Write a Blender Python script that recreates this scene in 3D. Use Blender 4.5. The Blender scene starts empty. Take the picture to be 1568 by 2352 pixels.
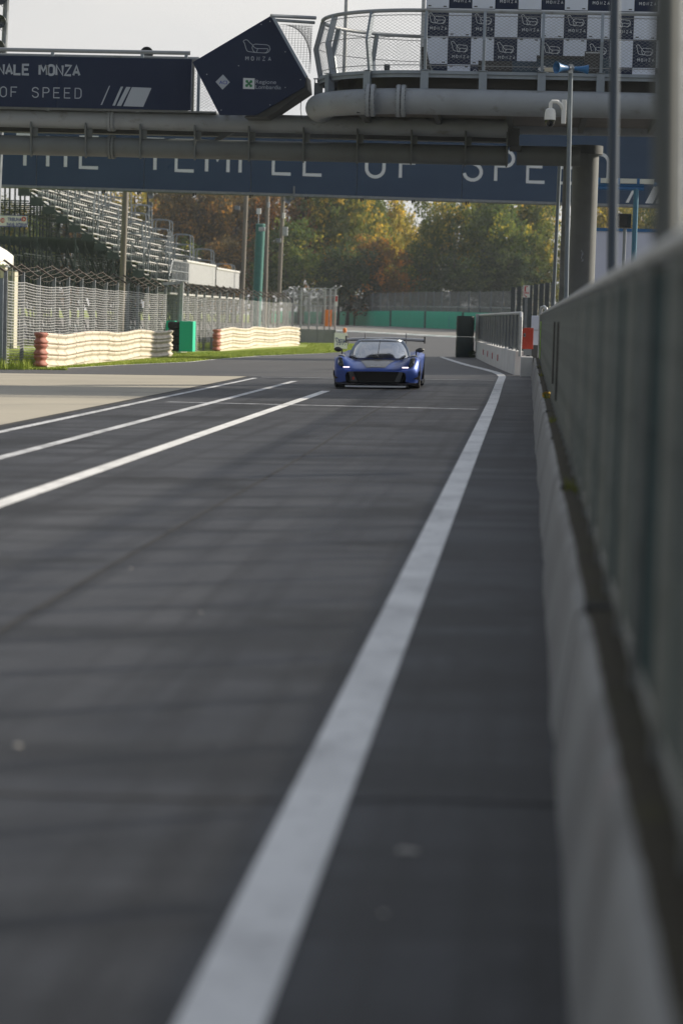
import bpy, bmesh, math, random
from mathutils import Vector, Matrix
R = random.Random(7)
S = bpy.context.scene
COL = S.collection
rad = math.radians

# ------------------------------------------------------------------ camera
# picture units: 1568 x 2352 (the photograph scaled); focal 85 mm on a 24 mm wide frame
F = 85 / 24 * 1568
VPX, VPY, ROLL = 1212.0, 737.0, rad(1.9)
CAMZ = 1.5
_wy = Vector((VPX - 784, 1176 - VPY, F)).normalized()
_up = Vector((math.sin(ROLL), math.cos(ROLL), 0))
_wz = (_up - _wy * _up.dot(_wy)).normalized()
_wx = _wy.cross(_wz)
_wx = -_wx if _wx.x < 0 else _wx
def c2w(c): return Vector((_wx.dot(c), _wy.dot(c), _wz.dot(c)))
cam_d = bpy.data.cameras.new('camera'); cam = bpy.data.objects.new('camera', cam_d); COL.objects.link(cam)
cr, cu, cf = c2w(Vector((1, 0, 0))), c2w(Vector((0, 1, 0))), c2w(Vector((0, 0, 1)))
m = Matrix((cr, cu, -cf)).transposed().to_4x4(); m.translation = Vector((0, 0, CAMZ)); cam.matrix_world = m
cam_d.sensor_fit = 'HORIZONTAL'; cam_d.sensor_width = 24; cam_d.lens = 85
cam_d.clip_start = 0.05; cam_d.clip_end = 4000
cam_d.dof.use_dof = True; cam_d.dof.focus_distance = 53.5; cam_d.dof.aperture_fstop = 1.8
S.camera = cam

# ------------------------------------------------------------------ world, sun, exposure
AZ, EL = rad(62), rad(25)
W = bpy.data.worlds.new('World'); S.world = W; W.use_nodes = True
wn, wl = W.node_tree.nodes, W.node_tree.links
bg = wn['Background']; bg.inputs[1].default_value = 0.1
sky = wn.new('ShaderNodeTexSky'); sky.sky_type = 'NISHITA'; sky.sun_disc = False
sky.sun_elevation = EL; sky.sun_rotation = AZ; sky.air_density = 1.0; sky.dust_density = 1.0
tc = wn.new('ShaderNodeTexCoord'); mp = wn.new('ShaderNodeMapping'); mp.inputs['Scale'].default_value = (1, 1, 2.6)
no = wn.new('ShaderNodeTexNoise'); no.inputs['Scale'].default_value = 5.5; no.inputs['Detail'].default_value = 6; no.inputs['Roughness'].default_value = 0.5
rp = wn.new('ShaderNodeValToRGB')
rp.color_ramp.elements[0].position = 0.28; rp.color_ramp.elements[0].color = (5.75, 5.8, 5.85, 1)
rp.color_ramp.elements[1].position = 0.72; rp.color_ramp.elements[1].color = (6.9, 6.75, 6.5, 1)
# cloud bank thick near the horizon, thinning to blue overhead
sep = wn.new('ShaderNodeSeparateXYZ'); wl.new(tc.outputs['Generated'], sep.inputs[0])
el_ = wn.new('ShaderNodeMapRange'); el_.interpolation_type = 'SMOOTHSTEP'; el_.inputs[1].default_value = 0.13; el_.inputs[2].default_value = 0.45; el_.inputs[3].default_value = 1.22; el_.inputs[4].default_value = 0.44
wl.new(sep.outputs[2], el_.inputs[0])
no2 = wn.new('ShaderNodeMath'); no2.operation = 'MULTIPLY_ADD'; no2.inputs[1].default_value = 0.5; wl.new(no.outputs['Fac'], no2.inputs[0])
no3 = wn.new('ShaderNodeMath'); no3.operation = 'SUBTRACT'; no3.inputs[1].default_value = 0.25; no3.use_clamp = True
wl.new(el_.outputs[0], no2.inputs[2]); wl.new(no2.outputs[0], no3.inputs[0]); rf = no3
mx = wn.new('ShaderNodeMix'); mx.data_type = 'RGBA'
wl.new(tc.outputs['Generated'], mp.inputs[0]); wl.new(mp.outputs[0], no.inputs['Vector'])
wl.new(no.outputs['Fac'], rp.inputs[0])
dt = wn.new('ShaderNodeVectorMath'); dt.operation = 'DOT_PRODUCT'; wl.new(tc.outputs['Generated'], dt.inputs[0])
dt.inputs[1].default_value = (math.sin(AZ) * math.cos(EL), math.cos(AZ) * math.cos(EL), math.sin(EL))
fw = wn.new('ShaderNodeMapRange'); fw.interpolation_type = 'SMOOTHSTEP'; fw.inputs[1].default_value = -0.5; fw.inputs[2].default_value = 0.55; fw.inputs[3].default_value = 0.38; fw.inputs[4].default_value = 1.0
wl.new(dt.outputs['Value'], fw.inputs[0])
cm = wn.new('ShaderNodeVectorMath'); cm.operation = 'SCALE'; wl.new(rp.outputs[0], cm.inputs[0]); wl.new(fw.outputs[0], cm.inputs['Scale'])
wl.new(rf.outputs[0], mx.inputs['Factor']); wl.new(sky.outputs[0], mx.inputs['A']); wl.new(cm.outputs[0], mx.inputs['B'])
wl.new(mx.outputs['Result'], bg.inputs[0])
sd = bpy.data.lights.new('sun', 'SUN'); so = bpy.data.objects.new('sun', sd); COL.objects.link(so)
sd.energy = 5.0; sd.angle = rad(2.0); sd.color = (1.0, 0.90, 0.74)
so.rotation_euler = Vector((math.sin(AZ) * math.cos(EL), math.cos(AZ) * math.cos(EL), math.sin(EL))).to_track_quat('Z', 'Y').to_euler()
so.location = (30, 20, 30)
S.view_settings.view_transform = 'Standard'; S.view_settings.look = 'None'
S.view_settings.exposure = 0.38; S.view_settings.gamma = 1.0; S.view_settings.use_curve_mapping = False
S.render.engine = 'CYCLES'; S.cycles.max_bounces = 6; S.cycles.transparent_max_bounces = 24
S.cycles.use_denoising = True

# ------------------------------------------------------------------ pixel -> place helpers (used once to measure the place)
def ray(u, v): return c2w(Vector((u - 784, 1176 - v, F)))
def P(u, v, Y):
    d = ray(u, v); return Vector((0, 0, CAMZ)) + d * (Y / d.y)
SLOPE = 0.016
def zg(x, y):
    return SLOPE * max(-30, min(10, x)) + 0.75 * max(0, min(1, (y - 150) / 110))
def G(u, v):
    d = ray(u, v); lo, hi = 2.0, 600.0
    for _ in range(50):
        mid = (lo + hi) / 2; p = d * (mid / d.y)
        if CAMZ + p.z > zg(p.x, mid): lo = mid
        else: hi = mid
    p = d * (lo / d.y); return Vector((p.x, lo, zg(p.x, lo)))

# ------------------------------------------------------------------ materials
MATS = {}
def mat(name, col, rough=0.6, metal=0.0, var=0.0, scale=5.0, col2=None, bump=0.0, bscale=60.0, stretch=(1, 1, 1), spec=0.5, emit=None, coat=0.0):
    if name in MATS: return MATS[name]
    M = bpy.data.materials.new(name); M.use_nodes = True; n, l = M.node_tree.nodes, M.node_tree.links
    b = n['Principled BSDF']; b.inputs['Roughness'].default_value = rough; b.inputs['Metallic'].default_value = metal
    b.inputs['Specular IOR Level'].default_value = spec; b.inputs['Base Color'].default_value = (*col, 1)
    if coat: b.inputs['Coat Weight'].default_value = coat; b.inputs['Coat Roughness'].default_value = 0.12
    if emit: b.inputs['Emission Color'].default_value = (*emit[0], 1); b.inputs['Emission Strength'].default_value = emit[1]
    if var or col2 or bump:
        t = n.new('ShaderNodeTexCoord'); mpp = n.new('ShaderNodeMapping'); mpp.inputs['Scale'].default_value = stretch
        l.new(t.outputs['Object'], mpp.inputs[0])
    if var or col2:
        z = n.new('ShaderNodeTexNoise'); z.inputs['Scale'].default_value = scale; z.inputs['Detail'].default_value = 7; z.inputs['Roughness'].default_value = 0.62
        r = n.new('ShaderNodeValToRGB'); r.color_ramp.elements[0].position = 0.32; r.color_ramp.elements[1].position = 0.70
        c2 = col2 or tuple(min(1, c * (1 + var)) for c in col)
        c1 = col if col2 else tuple(c * (1 - var) for c in col)
        r.color_ramp.elements[0].color = (*c1, 1); r.color_ramp.elements[1].color = (*c2, 1)
        l.new(mpp.outputs[0], z.inputs['Vector']); l.new(z.outputs['Fac'], r.inputs[0]); l.new(r.outputs[0], b.inputs['Base Color'])
    if bump:
        z2 = n.new('ShaderNodeTexNoise'); z2.inputs['Scale'].default_value = bscale; z2.inputs['Detail'].default_value = 4
        bp = n.new('ShaderNodeBump'); bp.inputs['Strength'].default_value = bump; bp.inputs['Distance'].default_value = 0.02
        l.new(mpp.outputs[0], z2.inputs['Vector']); l.new(z2.outputs['Fac'], bp.inputs['Height']); l.new(bp.outputs[0], b.inputs['Normal'])
    MATS[name] = M; return M

def layered(name, base, layers, rough=0.7, spec=0.4, bump=0.0, bscale=80):
    """base colour + list of (colour, noise scale, stretch, low, high, amount) stains"""
    M = bpy.data.materials.new(name); M.use_nodes = True; n, l = M.node_tree.nodes, M.node_tree.links
    b = n['Principled BSDF']; b.inputs['Roughness'].default_value = rough; b.inputs['Specular IOR Level'].default_value = spec
    t = n.new('ShaderNodeTexCoord'); cur = None
    for i, (c, sc, st, lo, hi, am) in enumerate(layers):
        mpp = n.new('ShaderNodeMapping'); mpp.inputs['Scale'].default_value = st; mpp.inputs['Location'].default_value = (i * 7.3, i * 3.1, 0)
        z = n.new('ShaderNodeTexNoise'); z.inputs['Scale'].default_value = sc; z.inputs['Detail'].default_value = 8; z.inputs['Roughness'].default_value = 0.6
        mr = n.new('ShaderNodeMapRange'); mr.inputs[1].default_value = lo; mr.inputs[2].default_value = hi; mr.inputs[3].default_value = 0; mr.inputs[4].default_value = am
        x = n.new('ShaderNodeMix'); x.data_type = 'RGBA'; x.inputs['A'].default_value = (*base, 1); x.inputs['B'].default_value = (*c, 1)
        l.new(t.outputs['Object'], mpp.inputs[0]); l.new(mpp.outputs[0], z.inputs['Vector']); l.new(z.outputs['Fac'], mr.inputs[0]); l.new(mr.outputs[0], x.inputs['Factor'])
        if cur: l.new(cur, x.inputs['A'])
        cur = x.outputs['Result']
    l.new(cur, b.inputs['Base Color'])
    if bump:
        z2 = n.new('ShaderNodeTexNoise'); z2.inputs['Scale'].default_value = bscale; z2.inputs['Detail'].default_value = 3
        bp = n.new('ShaderNodeBump'); bp.inputs['Strength'].default_value = bump; bp.inputs['Distance'].default_value = 0.01
        l.new(t.outputs['Object'], z2.inputs['Vector']); l.new(z2.outputs['Fac'], bp.inputs['Height']); l.new(bp.outputs[0], b.inputs['Normal'])
    MATS[name] = M; return M

def seethrough(name, col, opaque, rough=0.3, metal=0.0):
    M = bpy.data.materials.new(name); M.use_nodes = True; n, l = M.node_tree.nodes, M.node_tree.links
    b = n['Principled BSDF']; b.inputs['Base Color'].default_value = (*col, 1); b.inputs['Roughness'].default_value = rough; b.inputs['Metallic'].default_value = metal
    tr = n.new('ShaderNodeBsdfTransparent'); ms = n.new('ShaderNodeMixShader'); ms.inputs[0].default_value = opaque
    l.new(tr.outputs[0], ms.inputs[1]); l.new(b.outputs[0], ms.inputs[2]); l.new(ms.outputs[0], n['Material Output'].inputs[0])
    MATS[name] = M; return M

asphalt = layered('asphalt', (0.0363, 0.0394, 0.0477), [
    ((0.0594, 0.0624, 0.0700), 0.55, (1.0, 0.35, 1), 0.42, 0.62, 0.9),
    ((0.0132, 0.0145, 0.0183), 0.8, (0.28, 1.8, 1), 0.46, 0.60, 0.9),
    ((0.0701, 0.0728, 0.0812), 1.3, (0.25, 2.2, 1), 0.54, 0.66, 0.75),
    ((0.0124, 0.0131, 0.0162), 1.6, (2.2, 0.05, 1), 0.50, 0.66, 0.8),
    ((0.0066, 0.0071, 0.0091), 0.6, (0.8, 0.7, 1), 0.54, 0.62, 0.85),
    ((0.0907, 0.0939, 0.1045), 9.0, (1, 1, 1), 0.58, 0.78, 0.45),
    ((0.0990, 0.1027, 0.1137), 45.0, (1, 1, 1), 0.56, 0.72, 0.55)], rough=0.60, spec=0.32, bump=0.5, bscale=90)
asphalt_new = layered('asphalt_track', (0.072, 0.072, 0.074), [
    ((0.10, 0.098, 0.095), 0.2, (1, 0.4, 1), 0.45, 0.75, 0.7), ((0.06, 0.06, 0.062), 0.5, (0.3, 1.5, 1), 0.5, 0.7, 0.7), ((0.055, 0.055, 0.058), 1.2, (1.5, 0.06, 1), 0.55, 0.72, 0.5)], rough=0.62, spec=0.4, bump=0.25)
apron_m = layered('apron_concrete', (0.43, 0.395, 0.32), [
    ((0.34, 0.315, 0.265), 0.35, (1, 1, 1), 0.4, 0.7, 0.7), ((0.10, 0.10, 0.10), 0.55, (0.22, 1.3, 1), 0.58, 0.74, 0.5),
    ((0.07, 0.07, 0.075), 0.8, (1.2, 0.12, 1), 0.60, 0.74, 0.45)], rough=0.8)
paint_m = layered('road_paint', (0.80, 0.80, 0.79), [((0.45, 0.45, 0.45), 2.0, (1, 0.5, 1), 0.45, 0.7, 0.7), ((0.12, 0.12, 0.12), 12.0, (1, 1, 1), 0.58, 0.72, 0.7), ((0.25, 0.25, 0.25), 1.2, (0.6, 1.4, 1), 0.58, 0.70, 0.6)], rough=0.6)
paint_w = layered('road_paint_worn', (0.62, 0.63, 0.65), [((0.30, 0.31, 0.32), 2.5, (1, 0.5, 1), 0.45, 0.66, 0.8), ((0.06, 0.06, 0.065), 10.0, (1, 0.6, 1), 0.56, 0.68, 0.8)], rough=0.6)
paint_old = layered('worn_paint', (0.42, 0.44, 0.47), [((0.10, 0.10, 0.11), 5.0, (1, 1, 1), 0.42, 0.62, 0.8)], rough=0.7)
grass_g = layered('grass_ground', (0.20, 0.27, 0.03), [((0.32, 0.36, 0.06), 0.6, (1, 1, 1), 0.4, 0.7, 0.8), ((0.16, 0.13, 0.06), 1.7, (1, 1, 1), 0.6, 0.8, 0.7)], rough=0.9, bump=0.8, bscale=25)
gravel_m = layered('gravel', (0.19, 0.182, 0.17), [((0.25, 0.24, 0.225), 1.5, (1, 1, 1), 0.4, 0.7, 0.7), ((0.2, 0.19, 0.18), 9, (1, 1, 1), 0.5, 0.7, 0.6)], rough=0.9)
conc_m = layered('barrier_concrete', (0.33, 0.325, 0.31), [((0.13, 0.125, 0.115), 1.0, (1, 1, 0.6), 0.45, 0.75, 0.8), ((0.17, 0.16, 0.14), 3.5, (1, 1, 0.35), 0.60, 0.8, 0.7), ((0.40, 0.15, 0.12), 1.1, (1, 0.6, 1), 0.64, 0.72, 0.5)], rough=0.85, bump=0.4, bscale=30)
conc_w = layered('white_painted_concrete', (0.66, 0.66, 0.65), [((0.45, 0.45, 0.44), 1.8, (1, 1, 0.5), 0.45, 0.75, 0.7), ((0.16, 0.15, 0.14), 4.0, (1, 1, 0.5), 0.63, 0.8, 0.7)], rough=0.8)
conc_d = layered('grey_concrete', (0.24, 0.25, 0.25), [((0.13, 0.14, 0.14), 1.5, (1, 1, 0.4), 0.45, 0.75, 0.8)], rough=0.85)
dirt_m = layered('mossy_dirt', (0.050, 0.042, 0.027), [((0.07, 0.066, 0.022), 6.0, (1, 1, 1), 0.5, 0.75, 0.8), ((0.04, 0.035, 0.025), 14, (1, 1, 1), 0.5, 0.7, 0.7)], rough=0.95, bump=0.8, bscale=40)
galv = mat('galvanised_steel', (0.42, 0.44, 0.46), 0.45, 0.6, var=0.2, scale=8)
galv_d = mat('dull_steel', (0.20, 0.22, 0.24), 0.5, 0.4, var=0.2, scale=6)
beige_steel = mat('weathered_beige_steel', (0.25, 0.26, 0.25), 0.6, 0.2, var=0.25, scale=4)
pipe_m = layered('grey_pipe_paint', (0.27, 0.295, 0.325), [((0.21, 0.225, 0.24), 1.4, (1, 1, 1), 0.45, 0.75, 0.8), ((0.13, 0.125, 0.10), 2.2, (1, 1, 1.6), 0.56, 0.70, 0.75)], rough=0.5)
pipe_d = layered('shade_dark_pipe_paint', (0.125, 0.14, 0.14), [((0.10, 0.108, 0.105), 1.4, (1, 1, 1), 0.45, 0.75, 0.8), ((0.07, 0.065, 0.05), 3.0, (1, 1, 1), 0.64, 0.82, 0.7)], rough=0.55)  # darker copy of the pipe paint, shade on the lower pipes put into colour
post_m = mat('bluish_grey_post', (0.235, 0.275, 0.325), 0.5, 0.2, var=0.12, scale=3)
dark_m = mat('dark_grey_steel', (0.055, 0.062, 0.066), 0.6, 0.1, var=0.25, scale=3)
black_m = mat('black_plastic', (0.018, 0.019, 0.02), 0.5)
soffit_m = mat('soffit_sheet', (0.12, 0.11, 0.098), 0.7, var=0.2, scale=2)
navy = layered('navy_panel', (0.010, 0.020, 0.052), [((0.014, 0.027, 0.060), 0.8, (1, 1, 1), 0.4, 0.7, 0.8)], rough=0.55, spec=0.15)
navy2 = layered('banner_navy', (0.021, 0.049, 0.100), [((0.028, 0.060, 0.115), 0.5, (1, 1, 2), 0.4, 0.7, 0.8)], rough=0.55, spec=0.25)
white_p = mat('white_print', (0.62, 0.65, 0.68), 0.5, var=0.05, scale=2)
white_b = mat('white_board', (0.62, 0.67, 0.78), 0.45, var=0.06, scale=2)
white_s = mat('white_sheet', (0.72, 0.72, 0.70), 0.6, var=0.06, scale=3)
cream = layered('cream_rail_paint', (0.62, 0.56, 0.46), [((0.48, 0.42, 0.33), 2.5, (1, 1, 1), 0.42, 0.68, 0.8), ((0.17, 0.13, 0.09), 4, (1, 1, 1.5), 0.60, 0.74, 0.75)], rough=0.55)
rust_red = layered('rusty_red_paint', (0.34, 0.12, 0.085), [((0.42, 0.22, 0.17), 4, (1, 1, 1), 0.45, 0.7, 0.7), ((0.12, 0.07, 0.05), 7, (1, 1, 1), 0.6, 0.8, 0.7)], rough=0.7)
rusty = mat('rusty_steel', (0.075, 0.068, 0.064), 0.8, 0.1, col2=(0.12, 0.09, 0.07), scale=8)
green_p = layered('green_barrier', (0.008, 0.48, 0.29), [((0.015, 0.55, 0.36), 1.2, (1, 1, 0.5), 0.45, 0.75, 0.6), ((0.03, 0.06, 0.045), 0.9, (1, 1, 0.6), 0.62, 0.78, 0.8)], rough=0.6)
green_d = mat('dark_green_wrap', (0.012, 0.027, 0.026), 0.6, var=0.3, scale=3, bump=0.4, bscale=8)
rubber = mat('black_rubber', (0.015, 0.015, 0.016), 0.75, bump=0.3)
wood_pole = mat('weathered_pole', (0.17, 0.155, 0.135), 0.8, col2=(0.24, 0.215, 0.18), scale=3, stretch=(6, 6, 0.4))
alu = mat('aluminium_plank', (0.44, 0.44, 0.43), 0.55, 0.2, var=0.12, scale=2)
scaf = mat('scaffold_dark_green', (0.045, 0.065, 0.065), 0.6, 0.2, var=0.2, scale=3)
red_p = mat('orange_red_paint', (0.42, 0.04, 0.018), 0.45, var=0.12, scale=6)
red_i = mat('red_print', (0.50, 0.03, 0.03), 0.5)
blue_p = mat('blue_paint', (0.015, 0.12, 0.30), 0.4, var=0.1)
blue_i = mat('blue_print', (0.03, 0.05, 0.28), 0.5)
lime = mat('lime_sticker', (0.45, 0.85, 0.06), 0.5)
orange_p = mat('orange_plastic', (0.85, 0.24, 0.04), 0.5)
teal_p = mat('dark_teal_panel', (0.012, 0.04, 0.07), 0.5, var=0.15)
green_logo = mat('green_print', (0.01, 0.22, 0.08), 0.5)
grey_ink = mat('grey_print', (0.33, 0.37, 0.43), 0.5)
fence_panel = seethrough('smoked_panel', (0.085, 0.105, 0.11), 0.80, 0.35)
far_panel = mat('grey_fence_panel', (0.06, 0.08, 0.095), 0.6, var=0.12, scale=1.2)
far_mesh = seethrough('fine_fence_mesh', (0.15, 0.165, 0.165), 0.5, 0.7)
wire_m = mat('wire', (0.38, 0.385, 0.39), 0.5, 0.3, var=0.15, scale=4)
wire_d = mat('cable_net', (0.22, 0.23, 0.24), 0.5, 0.4)

# ------------------------------------------------------------------ mesh helpers
class MB:
    def __init__(s): s.v = []; s.f = []; s.mi = []; s.cur = 0
    def face(s, pts):
        i = len(s.v); s.v += [Vector(p) for p in pts]; s.f.append(tuple(range(i, i + len(pts)))); s.mi.append(s.cur)
    def bx(s, x0, x1, y0, y1, z0, z1, M=None):
        i = len(s.v); c = [Vector((x, y, z)) for z in (z0, z1) for y in (y0, y1) for x in (x0, x1)]
        if M is not None: c = [M @ p for p in c]
        s.v += c
        for q in ((0, 2, 3, 1), (4, 5, 7, 6), (0, 1, 5, 4), (2, 6, 7, 3), (0, 4, 6, 2), (1, 3, 7, 5)): s.f.append(tuple(i + k for k in q)); s.mi.append(s.cur)
        return s
    def bar(s, a, b, w, t=None, up=(0, 0, 1)):
        a, b = Vector(a), Vector(b); d = b - a; L = d.length; d.normalize(); u = Vector(up)
        if abs(d.dot(u)) > 0.95: u = Vector((0, 1, 0))
        x = d.cross(u).normalized(); z = x.cross(d)
        M = Matrix((x, d, z)).transposed().to_4x4(); M.translation = a; t = t or w
        return s.bx(-w / 2, w / 2, 0, L, -t / 2, t / 2, M)
    def tube(s, pts, r, n=8, closed=False, cap=True):
        pts = [Vector(p) for p in pts]; N = len(pts); rs = r if isinstance(r, (list, tuple)) else [r] * N
        base = len(s.v); ref = None
        for k, p in enumerate(pts):
            if closed: d = pts[(k + 1) % N] - pts[k - 1]
            else: d = pts[min(k + 1, N - 1)] - pts[max(k - 1, 0)]
            d.normalize()
            if ref is None: ref = Vector((0, 0, 1)) if abs(d.z) < 0.9 else Vector((1, 0, 0))
            x = d.cross(ref); x.normalize(); y = x.cross(d); ref = y
            for j in range(n):
                a = 2 * math.pi * j / n; s.v.append(p + (x * math.cos(a) + y * math.sin(a)) * rs[k])
        for k in range(N if closed else N - 1):
            k2 = (k + 1) % N
            for j in range(n):
                s.f.append((base + k * n + j, base + k * n + (j + 1) % n, base + k2 * n + (j + 1) % n, base + k2 * n + j)); s.mi.append(s.cur)
        if cap and not closed:
            s.f.append(tuple(base + j for j in reversed(range(n)))); s.f.append(tuple(base + (N - 1) * n + j for j in range(n))); s.mi += [s.cur] * 2
        return s
    def prism(s, pts, vec):
        pts = [Vector(p) for p in pts]; vec = Vector(vec); n = len(pts); i = len(s.v)
        s.v += pts + [p + vec for p in pts]
        s.f.append(tuple(i + k for k in reversed(range(n)))); s.f.append(tuple(i + n + k for k in range(n)))
        for k in range(n): s.f.append((i + k, i + (k + 1) % n, i + n + (k + 1) % n, i + n + k))
        s.mi += [s.cur] * (n + 2); return s
    def grid(s, rows, closed=False):
        i = len(s.v); n = len(rows[0])
        for r in rows: s.v += [Vector(p) for p in r]
        for a in range(len(rows) - 1):
            for b in range(n if closed else n - 1):
                b2 = (b + 1) % n; s.f.append((i + a * n + b, i + a * n + b2, i + (a + 1) * n + b2, i + (a + 1) * n + b)); s.mi.append(s.cur)
        return s
    def lathe(s, prof, axis_o, axis_d, n=16, cap=True):
        d = Vector(axis_d).normalized(); o = Vector(axis_o); x = d.orthogonal().normalized(); y = d.cross(x)
        s.grid([[o + d * h + (x * math.cos(2 * math.pi * j / n) + y * math.sin(2 * math.pi * j / n)) * r for j in range(n)] for r, h in prof], True)
        return s
    def build(s, name, material, parent=None, loc=None, smooth=False, fix=False, local=False):
        org = Vector((0, 0, 0))
        if local: pass
        elif parent is not None: org = Vector(parent.get('_o', (0, 0, 0)))
        elif loc is not None: org = Vector(loc)
        me = bpy.data.meshes.new(name); me.from_pydata([tuple(p - org) for p in s.v], [], s.f)
        mats = material if isinstance(material, (list, tuple)) else [material]
        for q in mats: me.materials.append(q)
        if len(mats) > 1: me.polygons.foreach_set('material_index', s.mi)
        if smooth: me.polygons.foreach_set('use_smooth', [True] * len(me.polygons))
        if fix:
            bmx = bmesh.new(); bmx.from_mesh(me); bmesh.ops.recalc_face_normals(bmx, faces=bmx.faces); bmx.to_mesh(me); bmx.free()
        me.update()
        o = bpy.data.objects.new(name, me); COL.objects.link(o)
        if parent is not None: o.parent = parent
        elif loc is not None: o.location = loc
        return o
def autosmooth(o, ang=35):
    me = o.data; me.polygons.foreach_set('use_smooth', [True] * len(me.polygons)); me.set_sharp_from_angle(angle=rad(ang)); return o
def bevel(o, w=0.01, seg=2):
    b = o.modifiers.new('bevel', 'BEVEL'); b.width = w; b.segments = seg; b.limit_method = 'ANGLE'; return o
def tag(o, label, cat, group=None):
    o['label'] = label; o['category'] = cat
    if group: o['group'] = group
    return o
def thing(name, label, cat, loc=(0, 0, 0), group=None):
    o = bpy.data.objects.new(name, None); COL.objects.link(o); o.location = loc; o.empty_display_size = 0.2; o['_o'] = tuple(loc)
    return tag(o, label, cat, group)
def struct(o): o['kind'] = 'structure'; return o
def dup(o, parent, loc, rot=None, scale=None):
    c = o.copy(); COL.objects.link(c); c.parent = parent
    c.location = Vector(loc) - Vector(parent.get('_o', (0, 0, 0))) if parent is not None else loc
    if rot: c.rotation_euler = rot
    if scale: c.scale = scale
    return c
def arc(cx, cy, rx, ry, a0, a1, n=8):
    return [(cx + rx * math.cos(rad(a0 + (a1 - a0) * i / n)), cy + ry * math.sin(rad(a0 + (a1 - a0) * i / n))) for i in range(n + 1)]

# stroke lettering: letters in a box 1 high and .56 wide
w_ = 0.56
LET = {
 'T': [[(0, 1), (w_, 1)], [(w_ / 2, 1), (w_ / 2, 0)]], 'H': [[(0, 0), (0, 1)], [(w_, 0), (w_, 1)], [(0, .5), (w_, .5)]],
 'E': [[(w_, 1), (0, 1), (0, 0), (w_, 0)], [(0, .52), (w_ * .85, .52)]], 'F': [[(w_, 1), (0, 1), (0, 0)], [(0, .5), (w_ * .85, .5)]],
 'L': [[(0, 1), (0, 0), (w_, 0)]], 'M': [[(0, 0), (0, 1)], [(.06, 1), (.34, .38), (.62, 1)], [(.68, 1), (.68, 0)]], 'N': [[(0, 0), (0, 1), (w_, 0), (w_, 1)]],
 'P': [[(0, 0), (0, 1)] + arc(.33, .75, .23, .25, 90, -90) + [(0, .5)]], 'R': [[(0, 0), (0, 1)] + arc(.33, .75, .23, .25, 90, -90) + [(0, .5)], [(.3, .5), (w_, 0)]],
 'D': [[(0, 0), (0, 1)] + arc(.28, .72, .28, .28, 90, 0, 6) + arc(.28, .28, .28, .28, 0, -90, 6) + [(0, 0)]],
 'O': [arc(.28, .72, .28, .28, 180, 0, 10) + arc(.28, .28, .28, .28, 0, -180, 10) + [(0, .72)]],
 'S': [arc(.28, .74, .28, .26, 10, 200, 9) + arc(.28, .27, .28, .27, 60, -170, 10)],
 'A': [[(0, 0), (w_ / 2, 1), (w_, 0)], [(.1, .32), (w_ - .1, .32)]], 'Z': [[(0, 1), (w_, 1), (0, 0), (w_, 0)]], 'I': [[(w_ / 2, 0), (w_ / 2, 1)]],
 'U': [[(0, 1)] + arc(.28, .28, .28, .28, 180, 360, 10) + [(w_, 1)]], 'B': [[(0, 0), (0, 1)] + arc(.3, .76, .22, .24, 90, -90) + [(0, .52)], [(.3, .52)] + arc(.3, .26, .26, .26, 90, -90) + [(0, 0)]],
 'C': [arc(.28, .72, .28, .28, 20, 180, 8) + arc(.28, .28, .28, .28, 180, 340, 8)], '.': [[(0.05, 0), (0.05, .12)]],
 '2': [arc(.28, .72, .28, .28, 170, -30, 9) + [(0, 0), (w_, 0)]], '3': [arc(.28, .75, .26, .25, 160, -90, 8) + arc(.28, .26, .28, .26, 90, -160, 8)],
 '1': [[(.1, .8), (.3, 1), (.3, 0)]], '6': [arc(.28, .3, .28, .3, 0, 360, 14), [(0, .3), (.1, .8), (.4, 1)]],
}
def stroke2d(pl, t):
    """polyline -> list of quads of width t with mitred corners"""
    n = len(pl); pts = [Vector(p) for p in pl]; L = []; Rr = []
    closed = n > 2 and (pts[0] - pts[-1]).length < 1e-4
    for i in range(n):
        a = pts[i] - pts[i - 1] if i > 0 else (pts[0] - pts[-2] if closed else None)
        b = pts[i + 1] - pts[i] if i < n - 1 else (pts[1] - pts[0] if closed else None)
        da = a.normalized() if a is not None and a.length > 0 else None; db = b.normalized() if b is not None and b.length > 0 else None
        if da is None: da = db
        if db is None: db = da
        na, nb = Vector((-da.y, da.x)), Vector((-db.y, db.x)); mm = na + nb
        if mm.length < 1e-3: mm = na.copy()
        mm.normalize(); k = min(1.22, 1 / max(0.3, mm.dot(nb))); L.append(pts[i] + mm * k * t / 2); Rr.append(pts[i] - mm * k * t / 2)
    return [(L[i], Rr[i], Rr[i + 1], L[i + 1]) for i in range(n - 1)]
def write(mb, text, o, rv, uv, h, adv, t, xs=1.0):
    """stroke text; o: lower left, adv: pen advance in cap heights, t: stroke in cap heights"""
    o, rv, uv = Vector(o), Vector(rv), Vector(uv); x = 0
    for ch in text:
        if ch in LET:
            for pl in LET[ch]:
                ins = [(px * xs, t / 2 + py * (1 - t)) for px, py in pl]
                for q in stroke2d(ins, t): mb.face([o + rv * ((x + p.x) * h) + uv * (p.y * h) for p in q])
        x += adv if ch != '.' else adv * .5
LOGO = [[(0.0, .86), (.02, .95), (.10, 1.0), (.16, .97), (.24, .80), (.33, .66), (.37, .55), (.44, .42), (.52, .38), (.90, .38), (.93, .34), (.90, .20), (.86, .12), (.80, .08)],
        [(0.0, .86), (.05, .74), (.10, .40), (.14, .22), (.20, .15), (.45, .10), (.85, .07), (.95, .16), (1.0, .36), (.96, .58), (.88, .66), (.45, .70), (.36, .62), (.33, .42), (.38, .20), (.44, .11)],
        [(.54, .37), (.50, .13)]]
def logo(mb, o, rv, uv, w, h, t):
    o, rv, uv = Vector(o), Vector(rv), Vector(uv)
    for pl in LOGO:
        for q in stroke2d([(x * w, y * h) for x, y in pl], t): mb.face([o + rv * p.x + uv * p.y for p in q])
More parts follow.
